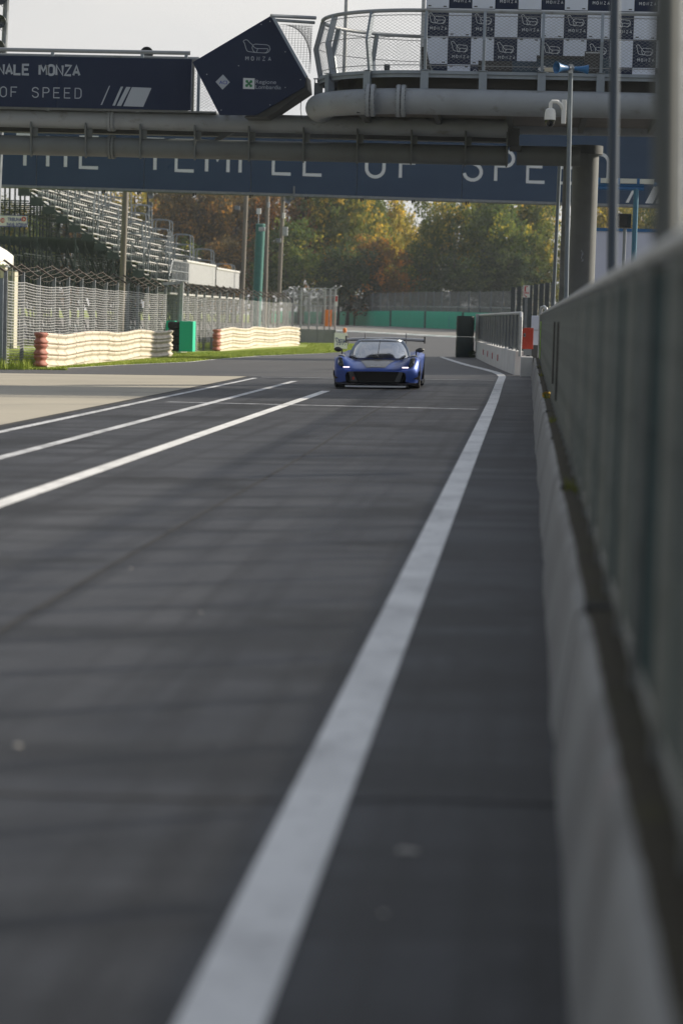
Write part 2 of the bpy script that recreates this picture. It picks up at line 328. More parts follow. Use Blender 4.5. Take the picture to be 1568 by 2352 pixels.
def letters(parent, material, text, o, rv, uv, h, adv, t, xs=1.0):
    o, rv = Vector(o), Vector(rv)
    for i, ch in enumerate(text):
        q = o + rv * (i * adv * h)
        if ch == ' ' or q.x < -13.6: continue
        mb = MB(); write(mb, ch, q, rv, uv, h, 1, t, xs); mb.build('letter', material, parent)
def fonttext(mb, body, o, rv, uv, h, width=None, bold=0.0):
    cu = bpy.data.curves.new('t', 'FONT'); cu.body = body; cu.offset = bold; ob = bpy.data.objects.new('t', cu)
    me = bpy.data.meshes.new_from_object(ob)
    vs = [v.co.copy() for v in me.vertices]
    if vs:
        x0, x1 = min(v.x for v in vs), max(v.x for v in vs); sx = (width / (x1 - x0)) if width else h / 0.7
        sy = h / 0.7; o, rv, uv = Vector(o), Vector(rv), Vector(uv); i = len(mb.v)
        mb.v += [o + rv * ((v.x - x0) * sx) + uv * (v.y * sy) for v in vs]
        for p in me.polygons: mb.f.append(tuple(i + k for k in p.vertices)); mb.mi.append(mb.cur)
    bpy.data.objects.remove(ob); bpy.data.curves.remove(cu); bpy.data.meshes.remove(me)
XR, ZU = Vector((1, 0, 0)), Vector((0, 0, 1))

# ------------------------------------------------------------------ ground, roads, markings
def sheet(name, poly, h, material, parent=None):
    bm = bmesh.new(); vs = [bm.verts.new((x, y, 0)) for x, y in poly]; bm.faces.new(vs)
    for co, nn in (((0, 150, 0), (0, 1, 0)), ((0, 260, 0), (0, 1, 0)), ((-30, 0, 0), (1, 0, 0)), ((10, 0, 0), (1, 0, 0))):
        bmesh.ops.bisect_plane(bm, geom=bm.verts[:] + bm.edges[:] + bm.faces[:], plane_co=co, plane_no=nn)
    for v in bm.verts: v.co.z = zg(v.co.x, v.co.y) + h
    bmesh.ops.recalc_face_normals(bm, faces=bm.faces)
    for f in bm.faces:
        if f.normal.z < 0: f.normal_flip()
    me = bpy.data.meshes.new(name); bm.to_mesh(me); bm.free(); me.materials.append(material)
    o = bpy.data.objects.new(name, me); COL.objects.link(o)
    if parent: o.parent = parent
    return o
struct(sheet('ground', [(-900, -80), (900, -80), (900, 2500), (-900, 2500)], 0, grass_g))
edge = [(-40, 65.5)] + [tuple(G(u, v).xy) for u, v in ((100, 849), (156, 845), (273, 838), (434, 831), (492, 825), (593, 817), (744, 811), (800, 807))] + [(-7.2, 124), (-8.5, 140), (-12, 147), (-60, 149)]
kerb_pts = [G(760, 759), G(800, 761), G(920, 767.5), G(1043, 774)]
kerb = [(-70, 208)] + [tuple(p.xy) for p in kerb_pts] + [(4, 172), (40, 168)]
road = struct(sheet('pit_lane_road', [(-7.0, -20), (40, -20), (40, 62.0), (-7.0, 62.0)], 0.004, asphalt))
track = struct(sheet('race_track', [(40, 62.0), (40, 168)] + list(reversed(kerb))[1:] + list(reversed(edge)) + [(-40, 62.0)], 0.004, asphalt_new))
apron = struct(sheet('garage_apron', [(-40, -20), (-7.12, -20), (-7.12, 61.6), (-40, 61.6)], 0.008, apron_m))
struct(sheet('joint_strip', [(-7.12, -20), (-7.0, -20), (-7.0, 62), (-40, 62), (-40, 61.6), (-7.12, 61.6)], 0.006, mat('tar_joint', (0.035, 0.034, 0.034), 0.8, var=0.3)))
gv = [(-120, 215)] + kerb[1:] + [(40, 168), (40, 320), (-120, 320)]
struct(sheet('gravel_trap', gv, 0.005, gravel_m))
def ribbon(name, pts, w, h=0.011, material=paint_m, parent=road):
    q = [];
    P2 = [Vector(p) for p in pts]
    L, Rr = [], []
    for i, p in enumerate(P2):
        d = (P2[min(i + 1, len(P2) - 1)] - P2[max(i - 1, 0)]).normalized(); n = Vector((-d.y, d.x))
        ww = w[i] if isinstance(w, (list, tuple)) else w
        L.append(p + n * ww / 2); Rr.append(p - n * ww / 2)
    mb = MB()
    def sub(a, b):
        N = max(1, int((b - a).length / 6)); return [a.lerp(b, k / N) for k in range(N + 1)]
    for i in range(len(P2) - 1):
        la, ra = sub(L[i], L[i + 1]), sub(Rr[i], Rr[i + 1])
        for k in range(min(len(la), len(ra)) - 1):
            pts4 = (Rr[i].lerp(Rr[i + 1], k / (len(la) - 1)), Rr[i].lerp(Rr[i + 1], (k + 1) / (len(la) - 1)), la[k + 1], la[k])
            mb.face([(p.x, p.y, zg(p.x, p.y) + h) for p in pts4])
    return mb.build(name, material, parent)
rl = [(-0.60, -6), (-0.60, 20), (-0.595, 45)] + [tuple(G(u, v).xy) for u, v in ((1147, 880), (1153, 866), (1149, 861), (1139, 856), (1110, 848), (1073, 839), (1040, 829), (1013, 820))]
ribbon('lane_line', rl, [0.19] * 4 + [0.2, 0.22, 0.24, 0.24, 0.24, 0.22, 0.16])
ribbon('lane_line', [(-4.12, -6), (-4.12, 50)], 0.18)
ribbon('lane_line', [(-5.43, -6), (-5.50, 57.5)], 0.15, 0.011, paint_w)
ribbon('lane_line', [(-6.64, -6), (-6.72, 60)], 0.14, 0.011, paint_w)
ribbon('cross_line', [tuple(G(600, 866.5).xy), tuple(G(1140, 874).xy)], 0.14, 0.0105, paint_w)
ribbon('cross_line', [(-6.3, 42.3), (-0.8, 40.8)], 0.30, 0.009, paint_old)
ribbon('edge_line', [tuple(G(u, v).xy) for u, v in ((156, 846), (273, 839), (434, 832), (492, 826), (593, 818), (744, 812))], 0.12, 0.012, paint_m, track)
ribbon('edge_line', [tuple(G(u, v).xy) for u, v in ((1011, 819.5), (1048, 819.5))], 0.15, 0.012, paint_m, track)
kb = MB()   # low kerb along the gravel
for i in range(len(kerb) - 1):
    a, b = Vector(kerb[i]), Vector(kerb[i + 1]); N = max(1, int((b - a).length / 2.2))
    for k in range(N):
        p, q = a.lerp(b, k / N), a.lerp(b, (k + 1) / N); kb.cur = k % 2
        d = (q - p).normalized(); n = Vector((-d.y, d.x)) * 0.55
        c = [p + n, p - n, q - n, q + n]
        kb.face([(x.x, x.y, zg(x.x, x.y) + hh) for x, hh in zip(c, (0.07, 0.012, 0.012, 0.07))])
kb.build('kerb_strip', [mat('kerb_white', (0.55, 0.57, 0.57), 0.7, var=0.2), mat('kerb_teal', (0.28, 0.36, 0.35), 0.7, var=0.2)], track)

tar = MATS['tar_joint'] if 'tar_joint' in MATS else mat('tar_joint', (.02, .02, .02))
ribbon('tar_seam', [(-2.42 + .03 * math.sin(k * .8), -4 + 3 * k) for k in range(22)], .035, .008, tar)
for y in (7.4, 22.2, 40.2): ribbon('tar_seam', [(-6.9 + .6 * k, y + .06 * math.sin(k * 1.7 + y)) for k in range(13)], .03, .008, tar)
for u, v, sz in ((925, 1960, .016), (948, 1962, .015), (40, 1718, .014), (880, 2105, .009), (300, 1308, .01), (460, 1410, .009)):
    c = G(u, v); mb = MB(); mb.lathe([(sz * 1.2, 0), (sz, sz * .3), (sz * .4, sz * .5), (0, sz * .5)], c + Vector((0, 0, .006)), (0, 0, 1), 6); mb.build('stone_chip', mat('pale_chip', (.5, .48, .44), .7), road)
# ------------------------------------------------------------------ near pit wall and its fence
pw = thing('pit_wall', 'long low concrete pit wall with mossy top running close along the lane', 'wall', (0.2, 0, 0))
for k in range(12):
    y0 = -3.9 + 6.2 * k + (0.03); y1 = min(y0 + 6.14, 66.2)
    if y0 > 66: break
    mb = MB(); dx = R.uniform(-.008, .008); rows = []
    N = 14
    for j in range(N + 1):
        y = y0 + (y1 - y0) * j / N; wv = 0.004 * math.sin(y * 1.3) + R.uniform(-.003, .003) + dx; hz = 0.5 + 0.005 * math.sin(y * .7)
        e = 0.012 if j in (0, N) else 0
        rows.append([(0.135 + wv + e, y, -0.02), (0.145 + wv + e, y, 0.10), (0.195 + wv + e, y, hz - .05), (0.208 + wv + e, y, hz - .012), (0.225 + wv + e, y, hz - e), (0.48, y, hz - e), (0.48, y, -0.02)])
    mb.grid(rows); n = 7
    for s0 in (0, N * n): mb.f.append(tuple(s0 + q for q in range(n))); mb.mi.append(0)
    autosmooth(mb.build('wall_block', conc_m, pw, fix=True), 40)
mb = MB(); rows = []
for j in range(420):     # dirt and moss lying on top
    y = -3 + 69 * j / 419; a = 0.240 + R.uniform(0, .007); h = 0.503 + 0.005 * math.sin(y * .7)
    gap = abs(((y + 3.9) % 6.2)) < 0.2
    z = h + R.uniform(.003, .010)
    rows.append([(a - .006, y, h - .06), (a, y, h + .002), (a + .03, y, z), (0.31, y, z + R.uniform(0, .006)), (0.44, y, h + .01), (0.475, y, h - .06)])
mb.grid(rows); autosmooth(mb.build('dirt_strip', dirt_m, pw), 60)
for k in range(1, 11):
    y = -3.9 + 6.2 * k; MB().bx(.232, .47, y - .09, y + .09, .47, .512).build('joint_gap', mat('dark_joint', (.012, .012, .010), .8), pw)  # near-black box laid over each block joint, drawn as the gap
mb = MB()
for y, n_, c in ((31.5, 9, 0), (14.3, 8, 0), (24, 5, 0), (44, 6, 0), (52, 5, 0)):
    for k in range(n_):
        p = Vector((0.27 + R.uniform(-.03, .05), y + R.uniform(-.2, .2), 0.51)); q = p + Vector((R.uniform(-.05, .05), R.uniform(-.05, .05), R.uniform(.04, .10)))
        mb.face([p + Vector((-.012, 0, 0)), p + Vector((.012, 0, 0)), q])
mb.build('weed_tufts', mat('weed', (0.16, 0.17, 0.03), 0.8, var=0.3, scale=9), pw)
mb = MB()
for k in range(7):
    a = k * .9; mb.face([Vector((.25, 31.5, .55)) + Vector((math.cos(a) * .05 + .03, R.uniform(-.1, .1), math.sin(a) * .03)) + Vector(d) for d in ((-.02, 0, -.015), (.02, 0, -.015), (.02, 0, .015), (-.02, 0, .015))])
mb.build('flower', mat('yellow_petal', (0.7, 0.45, 0.02), 0.7), pw)

fn = thing('pit_wall_fence', 'grey railing with smoked panels on top of the near pit wall', 'fence', (0.36, 0, 0.5))
FX, FT = 0.335, 1.69
mb = MB(); mb.tube([(FX + .015, -3, FT), (FX + .015, 66, FT)], 0.032, 10); autosmooth(mb.build('top_rail', galv, fn))
mb = MB(); mb.bx(FX - .004, FX + .045, -3, 66, .49, .575); mb.build('bottom_rail', beige_steel, fn)
pa = MB().bx(-.024, .030, -.026, .026, 0.0, 1.16).build('post', beige_steel, fn, local=True)
gbm = MB()
for k in range(17): gbm.bx(-.014, .014, -.52 + .065 * k - .0016, -.52 + .065 * k + .0016, .46, 1.13)
for zz in (.50, .72, .94, 1.10): gbm.bx(-.004, .004, -.53, .53, zz - .004, zz + .004)
pb = gbm.build('grating_panel', mat('grating_steel', (.060, .092, .094), .55, .2, var=.2, scale=2), fn, local=True); pb['kind'] = 'stuff'
gbl = MB()
for k in range(33): gbl.bx(-.014, .014, -.52 + .0325 * k - .0016, -.52 + .0325 * k + .0016, .06, .455)
pc = gbl.build('dense_grating', MATS['grating_steel'], fn, local=True); pc['kind'] = 'stuff'
first = True
for k in range(61):
    y = -2.5 + 1.14 * k
    for src, dy in ((pa, 0), (pb, .57), (pc, .57)):
        if src is not pa and y + .57 > 65.8: continue
        loc = Vector((FX + (.012 if src is not pa else 0), y + dy, .5)) - Vector((0.36, 0, .5))
        if k == 0: src.location = loc
        else:
            c = src.copy(); COL.objects.link(c); c.parent = fn; c.location = loc
            if src is not pa and (k % 2 == 0) != (R.random() < .15):
                c.material_slots[0].link = 'OBJECT'; c.material_slots[0].material = mat('grating_weathered', (.155, .175, .17), .6, .2, var=.2, scale=2)
mb = MB(); mb.tube([(FX, 66.0, .5), (FX, 66.0, 1.78), (FX + .02, 65.98, 1.87), (FX + .09, 65.9, 1.90), (FX + .14, 65.8, 1.86), (FX + .16, 65.76, 1.7), (FX + .16, 65.76, .5)], .045, 10)
autosmooth(mb.build('end_hoop', galv, fn))
for i, (y, z0, z1, lab) in enumerate(((27.6, .80, 1.50, 'upper'), (24.2, .72, 1.50, 'lower'))):
    o = MB().bx(FX - .045, FX - .025, y - .18, y + .18, z0, z1).build('notice_board', black_m, loc=(FX, y, z0))
    tag(o, ('dark rectangular board on the near fence, farther of the two', 'dark rectangular board on the near fence, nearer of the two')[i], 'board', 'boards on the near fence'); o.location = (FX, y, z0)
sg = thing('lime_sign', 'narrow lime green sticker sign on the last bay of the near fence', 'sign', (FX - .03, 58, .7))
b_ = MB().bx(FX - .034, FX - .022, 57.6, 58.6, .62, 1.50).build('plate', lime, sg)
mb = MB()
for z in (.86, .92, .98, 1.04, 1.10, 1.30, 1.36): mb.bx(FX - .038, FX - .035, 57.75, 58.4, z, z + .028)
mb.build('lettering', black_m, sg)

# ------------------------------------------------------------------ pit entry wall (far, right), curved
A0, A1 = Vector((-0.33, 67.2)), G(1090, 820).xy
ctrl = A0.lerp(A1, .5) + Vector((-0.05, -1.2))
def curvew(t):
    p = A0 * (1 - t) ** 2 + ctrl * 2 * t * (1 - t) + A1 * t * t
    d = ((ctrl - A0) * (1 - t) + (A1 - ctrl) * t).normalized(); return p, Vector((d.y, -d.x))
ew = thing('pit_entry_wall', 'white concrete wall with grey fence curving away beside the pit entry', 'wall', (A0.x, A0.y, 0))
NB = 8
for k in range(NB):
    mb = MB(); rows = []
    for j in range(5):
        t = (k + .006 + (j / 4) * .988) / NB; p, n = curvew(t); g = zg(p.x, p.y)
        pts = [(p.x, p.y, g - .02), (p.x + n.x * .02, p.y + n.y * .02, g + .66), (p.x + n.x * .28, p.y + n.y * .28, g + .66), (p.x + n.x * .3, p.y + n.y * .3, g - .02)]
        rows.append(pts)
    mb.grid(rows, True); mb.f += [(0, 1, 2, 3), (16, 17, 18, 19)]; mb.mi += [0, 0]
    mb.build('wall_block', conc_w, ew, fix=True)
    if k in (2, 3, 4, 5):
        p, n = curvew((k + .5) / NB); MB().bx(p.x - .02, p.x + .004, p.y - .05, p.y + .05, .22, .42).build('red_mark', red_i, ew)
rail = []
for k in range(17):
    t = k / 16; p, n = curvew(t); g = zg(p.x, p.y); q = p + n * .14; rail.append((q.x, q.y, g + 1.72))
    MB().bx(q.x - .022, q.x + .022, q.y - .022, q.y + .022, g + .66, g + 1.70).build('post', galv_d, ew)
    if k < 16:
        p2, n2 = curvew((k + 1) / 16); q2 = p2 + n2 * .14
        MB().prism([(q.x + .012, q.y + .03, g + .72), (q2.x + .012, q2.y - .03, g + .72), (q2.x + .012, q2.y - .03, g + 1.67), (q.x + .012, q.y + .03, g + 1.67)], (.012, 0, 0)).build('panel', far_panel, ew)
mb = MB(); mb.tube([(rail[0][0] + .0, rail[0][1] - .75, .53), (rail[0][0], rail[0][1] - .75, 1.60), (rail[0][0], rail[0][1] - .6, 1.70)] + rail, .045, 8); autosmooth(mb.build('top_rail', galv, ew))
p, n = curvew(1.0); MB().bx(p.x - .02, p.x + .26, p.y + .01, p.y + .06, .62, 1.74).build('end_plate', white_s, ew)
q0, q1 = P(1194, 862, 65.6), P(1222, 862, 65.6)
o = MB().bx(q0.x, q1.x, 65.6, 66.55, -.02, .53).build('end_block', conc_w, loc=(q0.x, 65.6, 0)); bevel(o, .02)
tag(o, 'small white concrete block at the near end of the pit entry wall', 'block')
c0, c1 = P(1198, 801, 66.7), P(1225, 753, 66.7)
rc = thing('fire_point_cabinet', 'orange red metal cabinet hanging above the white concrete block', 'cabinet', ((c0.x + c1.x) / 2, 66.8, c0.z))
o = MB().prism([(c0.x, 66.7, c0.z), (c1.x, 66.7, c0.z), (c1.x, 66.7, c1.z), (c0.x + .05, 66.7, c1.z), (c0.x, 66.7, c1.z - .05)], (0, .16, 0)).build('body', red_p, rc, fix=True); bevel(o, .008)
MB().bx(c0.x + .03, c0.x + .09, 66.68, 66.698, c0.z + .33, c0.z + .43).build('latch', galv_d, rc)
MB().bx(c0.x + .045, c0.x + .075, 66.67, 66.679, c0.z + .36, c0.z + .40).build('latch_button', black_m, rc)
MB().bx(c0.x + .04, c1.x - .04, 66.72, 66.84, .56, c0.z).build('stand', galv_d, rc)
c0, c1 = P(1218, 792, 68.2), P(1239, 725, 68.2)
wc = thing('white_cabinet', 'white electrical cabinet in the gap behind the orange red cabinet', 'cabinet', (c0.x, 68.3, 0))
o = MB().bx(c0.x, c1.x, 68.2, 68.5, c0.z, c1.z).build('body', white_b, wc); bevel(o, .01)
MB().bx(c0.x - .004, c1.x + .004, 68.18, 68.199, (c0.z + c1.z) / 2, (c0.z + c1.z) / 2 + .02).build('door_seam', galv, wc)
MB().bx(c0.x + .03, c1.x - .03, 68.22, 68.46, 0, c0.z).build('plinth', dark_m, wc)

# tyre bundle at the nose of the pit entry wall
t0, t1 = P(1045, 819, 98.2), P(1089, 724, 98.2)
tb = thing('tyre_bundle', 'dark green wrapped tyre bundle two tiers tall before the white wall end', 'tyre barrier', ((t0.x + t1.x) / 2, 98.6, t0.z))
for k in range(2):
    rows = []; H = (t1.z - t0.z) / 2; cx, cy, hw = (t0.x + t1.x) / 2, 98.65, (t1.x - t0.x) / 2
    for j in range(9):
        zz = t0.z - .02 + H * k + (H - .012) * j / 8; e = .95 if j in (0, 8) else 1.0 + .015 * math.sin(j * 2.6 + k)
        row = []
        for a in range(28):
            th = 2 * math.pi * a / 28; c, s_ = math.cos(th), math.sin(th); pw_ = .38
            row.append((cx + hw * e * math.copysign(abs(c) ** pw_, c) + .006 * math.sin(9 * th + k), cy + .5 * e * math.copysign(abs(s_) ** pw_, s_), zz))
        rows.append(row)
    mb = MB(); mb.grid(rows, True); mb.f += [tuple(range(28)), tuple(8 * 28 + q for q in range(28))]; mb.mi += [0, 0]
    autosmooth(mb.build('wrapped_tier', green_d, tb, fix=True), 40)
mb = MB()
for k in range(90):
    a = Vector((t1.x - .05 + R.uniform(-.12, .12), 98.1 + R.uniform(-.1, .1), t0.z + R.uniform(0, .22))); d = Vector((R.uniform(-1, 1), R.uniform(-1, 1), R.uniform(0, 1.5))).normalized() * R.uniform(.04, .10); sdv = d.cross(Vector((0, 1, .3))).normalized() * .02
    mb.face([a - sdv, a + d * .5 - sdv * 2, a + d, a + d * .5 + sdv * 2])
tag(mb.build('weed_clump', mat('weed_dark', (0.03, 0.055, 0.02), .8, var=.4), loc=(t1.x, 98.1, t0.z)), 'small weed clump growing at the foot of the dark tyre bundle', 'weed')

# post fence with FIRE sign
ff = thing('post_fence', 'row of dark upright steel posts with bunched wire behind the fire sign', 'fence', (0.2, 100, 0))
fire_px = (1176, 1190, 1203, 1215, 1228, 1241, 1254, 1268)
for i, ux in enumerate(fire_px):
    Yp = 101 - i * .45; a, b = P(ux, 735, Yp), P(ux + 2.5, 659 - i * 1.7, Yp)
    mb = MB(); mb.bar((a.x, Yp, .0), (b.x, Yp, b.z), .17, .12, (0, 1, 0)); mb.build('post', mat('dark_post', (.06, .075, .085), .5, .1, var=.15), ff)
    if i < 7:
        mb = MB(); x0 = b.x + .09; x1 = P(fire_px[i + 1] + 2, 659, Yp).x - .09
        for r in range(34):
            zz = 1.2 + (b.z - 1.2) * r / 33 - .03
            pts = [(x0 + (x1 - x0) * q / 4, Yp + (.06 if (q + r) % 2 else -.02), zz + R.uniform(-.02, .02)) for q in range(5)]
            mb.tube(pts, .009, 3, cap=False)
        mb.build('wire_bunch', wire_m, ff)
f0, f1 = P(1200.5, 682.5, 98.2), P(1217, 655, 98.2)
fs = thing('fire_sign', 'white board with red extinguisher, arrow and the word FIRE on posts', 'sign', (f0.x, 98.2, f0.z))
MB().bx(f0.x, f1.x, 98.2, 98.23, f0.z, f1.z).build('board', white_s, fs)
w, h = f1.x - f0.x, f1.z - f0.z; mb = MB(); Yf = 98.19
def q2(a, b): return (f0.x + a * w, Yf, f0.z + b * h)
mb.face([q2(.18, .48), q2(.40, .48), q2(.40, .82), q2(.34, .88), q2(.24, .88), q2(.18, .82)]); mb.face([q2(.24, .88), q2(.34, .88), q2(.34, .96), q2(.24, .96)])
mb.face([q2(.30, .90), q2(.66, .86), q2(.66, .92), q2(.30, .95)])
mb.face([q2(.08, .22), q2(.14, .26), q2(.50, .10), q2(.46, .05)]); mb.face([q2(.40, .16), q2(.62, .04), q2(.38, .02)])
fonttext(mb, 'FIRE', q2(.10, .31), XR, ZU, h * .13, w * .78, .03); mb.build('print', red_i, fs)
MB().bx(f0.x + w * .3, f0.x + w * .7, 98.235, 98.3, .6, f1.z - .05).build('support_post', galv_d, fs)

# ------------------------------------------------------------------ poles and cameras at the right
def pole(name, label, u0, v0, u1, v1, Y, r, material, z0=None, cat='pole'):
    a, b = P(u0, v0, Y), P(u1, v1, Y); d = (a - b); g = zg(b.x, Y) if z0 is None else z0
    base = b + d * ((g - b.z) / d.z); mb = MB(); mb.tube([base, b, a], r, 12)
    return tag(autosmooth(mb.build(name, material, loc=base)), label, cat), base, a
pole('lamp_post', 'slim steel post before the bridge pillar, left of the loudspeaker pole', 1285, 375, 1270, 698, 60, .045, mat('pole_steel', (.15, .18, .21), .45, .3, var=.1))
bp_o, _, ptop = pole('loudspeaker_pole', 'slim steel pole carrying blue horns and the dome camera', 1310, 160, 1299.5, 682, 45, .042, MATS['pole_steel'])
pole('fence_post_tall', 'blurred tall grey post rising behind the near fence, thinner one', 1413, -60, 1405, 600, 17, .036, mat('dark_blue_grey', (.055, .075, .105), .45, .2))
pole('scaffold_pole_near', 'widest blurred dark pole at the upper right edge of the photo', 1532, -120, 1527, 560, 6.6, .036, mat('edge_pole_grey', (.11, .118, .112), .6))
pole('scaffold_pole_pale', 'pale blurred pole just beside the widest dark pole at the edge', 1566, -120, 1562, 520, 7.6, .014, galv)
hs = thing('horn_loudspeaker', 'pair of blue horn loudspeakers on top of the slim pole', 'loudspeaker', tuple(ptop))
for sx, yaw in ((-1, 35), (1, -12)):
    d = Vector((sx * math.cos(rad(yaw)), -math.sin(rad(yaw)), -.03)).normalized(); c = ptop + Vector((0, -.03, .03))
    prof = [(.035, .02), (.045, .08), (.055, .16), (.075, .24), (.105, .31), (.112, .32), (.10, .315), (.06, .22), (.02, .12)]
    mb = MB(); mb.lathe(prof if sx < 0 else [(r_ * .8, h_) for r_, h_ in prof], c, d, 18); autosmooth(mb.build('horn', blue_p, hs), 60)
    mb = MB(); mb.lathe([(0.0, -.04), (.05, -.035), (.055, .02), (.03, .03)], c + d * .03, d, 12); autosmooth(mb.build('driver_unit', galv_d, hs))
mb = MB(); mb.bx(ptop.x - .035, ptop.x + .035, 44.93, 45.05, ptop.z - .06, ptop.z + .10); mb.build('bracket', galv, hs)
pz = thing('dome_camera', 'white pan and tilt dome camera hanging from a curved bracket', 'camera', tuple(P(1262, 270, 44.7)))
cc = P(1263, 264, 44.7)
mb = MB(); mb.lathe([(0.0, .13), (.055, .125), (.085, .10), (.10, .04), (.105, -.08), (.10, -.085), (0, -.085)], cc, (0, 0, 1), 20); autosmooth(mb.build('housing', white_s, pz))
mb = MB(); mb.lathe([(.09, -.085), (.088, -.13), (.07, -.18), (.035, -.205), (0, -.21)], cc, (0, 0, 1), 20); autosmooth(mb.build('dome', mat('smoked_dome', (.012, .014, .016), .12), pz))
pm = P(1296, 250, 44.75)
mb = MB(); mb.tube([cc + Vector((0, 0, .12)), cc + Vector((0, 0, .21)), cc + Vector((.03, 0, .25)), cc + Vector((.12, 0, .25)), cc + Vector((.19, 0, .20)), Vector((pm.x, 44.75, cc.z + .06))], .035, 10); autosmooth(mb.build('bracket_arm', white_s, pz))
o = MB().bx(pm.x - .055, pm.x + .03, 44.7, 44.86, P(1296, 283, 44.7).z, P(1296, 228, 44.7).z).build('junction_box', white_s, pz); bevel(o, .01)

# ------------------------------------------------------------------ bridge pillar
pa0, pa1 = P(1305, 640, 57).x, P(1366, 640, 57).x
pi_ = thing('bridge_pillar', 'thick grey steel pillar holding up the podium bridge', 'pillar', ((pa0 + pa1) / 2, 57, 0))
cxp, rp_ = (pa0 + pa1) / 2, (pa1 - pa0) / 2
mb = MB(); mb.tube([(cxp + .0, 57.3, 0), (cxp, 57.3, 5.5)], rp_, 24); autosmooth(mb.build('shaft', mat('pillar_paint', (.115, .125, .13), .6, var=.15, scale=1.5), pi_))
mb = MB(); mb.tube([(cxp, 57.3, 5.42), (cxp, 57.3, 5.62)], rp_ + .09, 24); autosmooth(mb.build('capital', dark_m, pi_))
mb = MB(); mb.tube([(cxp, 57.3, 0), (cxp, 57.3, .08)], rp_ + .15, 24); autosmooth(mb.build('base_plate', dark_m, pi_))
o = MB().bx(pa0 - .20, pa0 - .08, 57.6, 57.8, 0, 5.4).build('side_strut', beige_steel, pi_)
mb = MB(); zt = P(1330, 600, 57).z
for k in range(9): mb.bar((cxp - .02 + .01 * math.sin(k * 2.1), 57.3 - rp_ - .006, zt + .03 * k), (cxp + .03 * math.sin(k * 1.3 + 1), 57.3 - rp_ - .006, zt + .03 * (k + 1)), .012, .004, (0, 1, 0))
mb.build('chalk_scrawl', grey_ink, pi_)

# ------------------------------------------------------------------ podium bridge
OC, OR = Vector((-2.36, 54.4)), 2.4
def oval(r, x1=9.0, n=22):
    pts = [(x1, OC.y - r), (OC.x, OC.y - r)]
    pts += [(OC.x - r * math.sin(math.pi * k / n), OC.y - r * math.cos(math.pi * k / n)) for k in range(1, n)]
    return pts + [(OC.x, OC.y + r), (x1, OC.y + r)]
def along(r, s, x1=9.0):
    """point and outward direction at arc length s, starting at the straight/curve joint of the front side (s<0: to the right)"""
    if s <= 0: return Vector((OC.x - s, OC.y - r)), Vector((0, -1))
    L = math.pi * r
    if s >= L: return Vector((OC.x + (s - L), OC.y + r)), Vector((0, 1))
    a = s / r; d = Vector((-math.sin(a), -math.cos(a))); return OC + d * r, d
pd = thing('podium_bridge', 'grey tubular podium bridge with rounded balcony, mesh railing and gangway', 'bridge', (-2, 54, 5))
DZ = 6.74
mb = MB(); mb.prism([(x, y, DZ - .05) for x, y in oval(OR + .06)], (0, 0, .05)); mb.build('deck_plate', galv_d, pd, fix=True)
mb = MB(); out = oval(OR - .35)
for k in range(len(out) - 1):
    (x0, y0), (x1_, y1_) = out[k], out[k + 1]; mb.face([(x0, y0, 6.34), (x1_, y1_, 6.34), (x1_, y1_, DZ - .06), (x0, y0, DZ - .06)])
mb.build('edge_web', black_m, pd)  # black colour stands in for the deep shade of this recess
mb = MB()
for dr, z0, z1, th in ((.10, DZ - .055, DZ + .012, .06), (.06, DZ - .13, DZ - .06, .02)):
    o1, o2 = oval(OR + dr), oval(OR + dr - th)
    for k in range(len(o1) - 1):
        a, b, c, d = o1[k], o1[k + 1], o2[k + 1], o2[k]
        mb.face([(*a, z0), (*b, z0), (*b, z1), (*a, z1)]); mb.face([(*a, z1), (*b, z1), (*c, z1), (*d, z1)]); mb.face([(*a, z0), (*d, z0), (*c, z0), (*b, z0)])
mb.build('deck_edge', post_m, pd)
mb = MB(); mb.tube([(x, y, 6.10) for x, y in oval(OR + .07, n=40)], .275, 20); autosmooth(mb.build('ring_pipe', pipe_m, pd))
mb = MB(); mb.prism([(x, y, 5.995) for x, y in oval(OR - .05)], (0, 0, .03)); mb.build('soffit', soffit_m, pd, fix=True)
mb = MB()
for k in range(7): mb.bx(-3.8 + 1.6 * k, -3.68 + 1.6 * k, OC.y - 2.2, OC.y + 2.2, 5.85, 5.99)
mb.build('soffit_rib', dark_m, pd)
for ux in (851, 921):
    x = P(ux, 236, 52).x; mb = MB(); cy = OC.y - OR - .07
    for dx in (-.085, .015): mb.tube([(x + dx, cy, 6.10), (x + dx + .07, cy, 6.10)], .345, 28)
    fl = autosmooth(mb.build('pipe_flange', pipe_m, pd)); mb = MB()
    for a in range(22):
        th = 2 * math.pi * a / 22; mb.bx(x - .11, x + .11, cy + .315 * math.cos(th) - .014, cy + .315 * math.cos(th) + .014, 6.10 + .315 * math.sin(th) - .014, 6.10 + .315 * math.sin(th) + .014)
    b_ = mb.build('bolts', galv_d, pd); b_.parent = fl
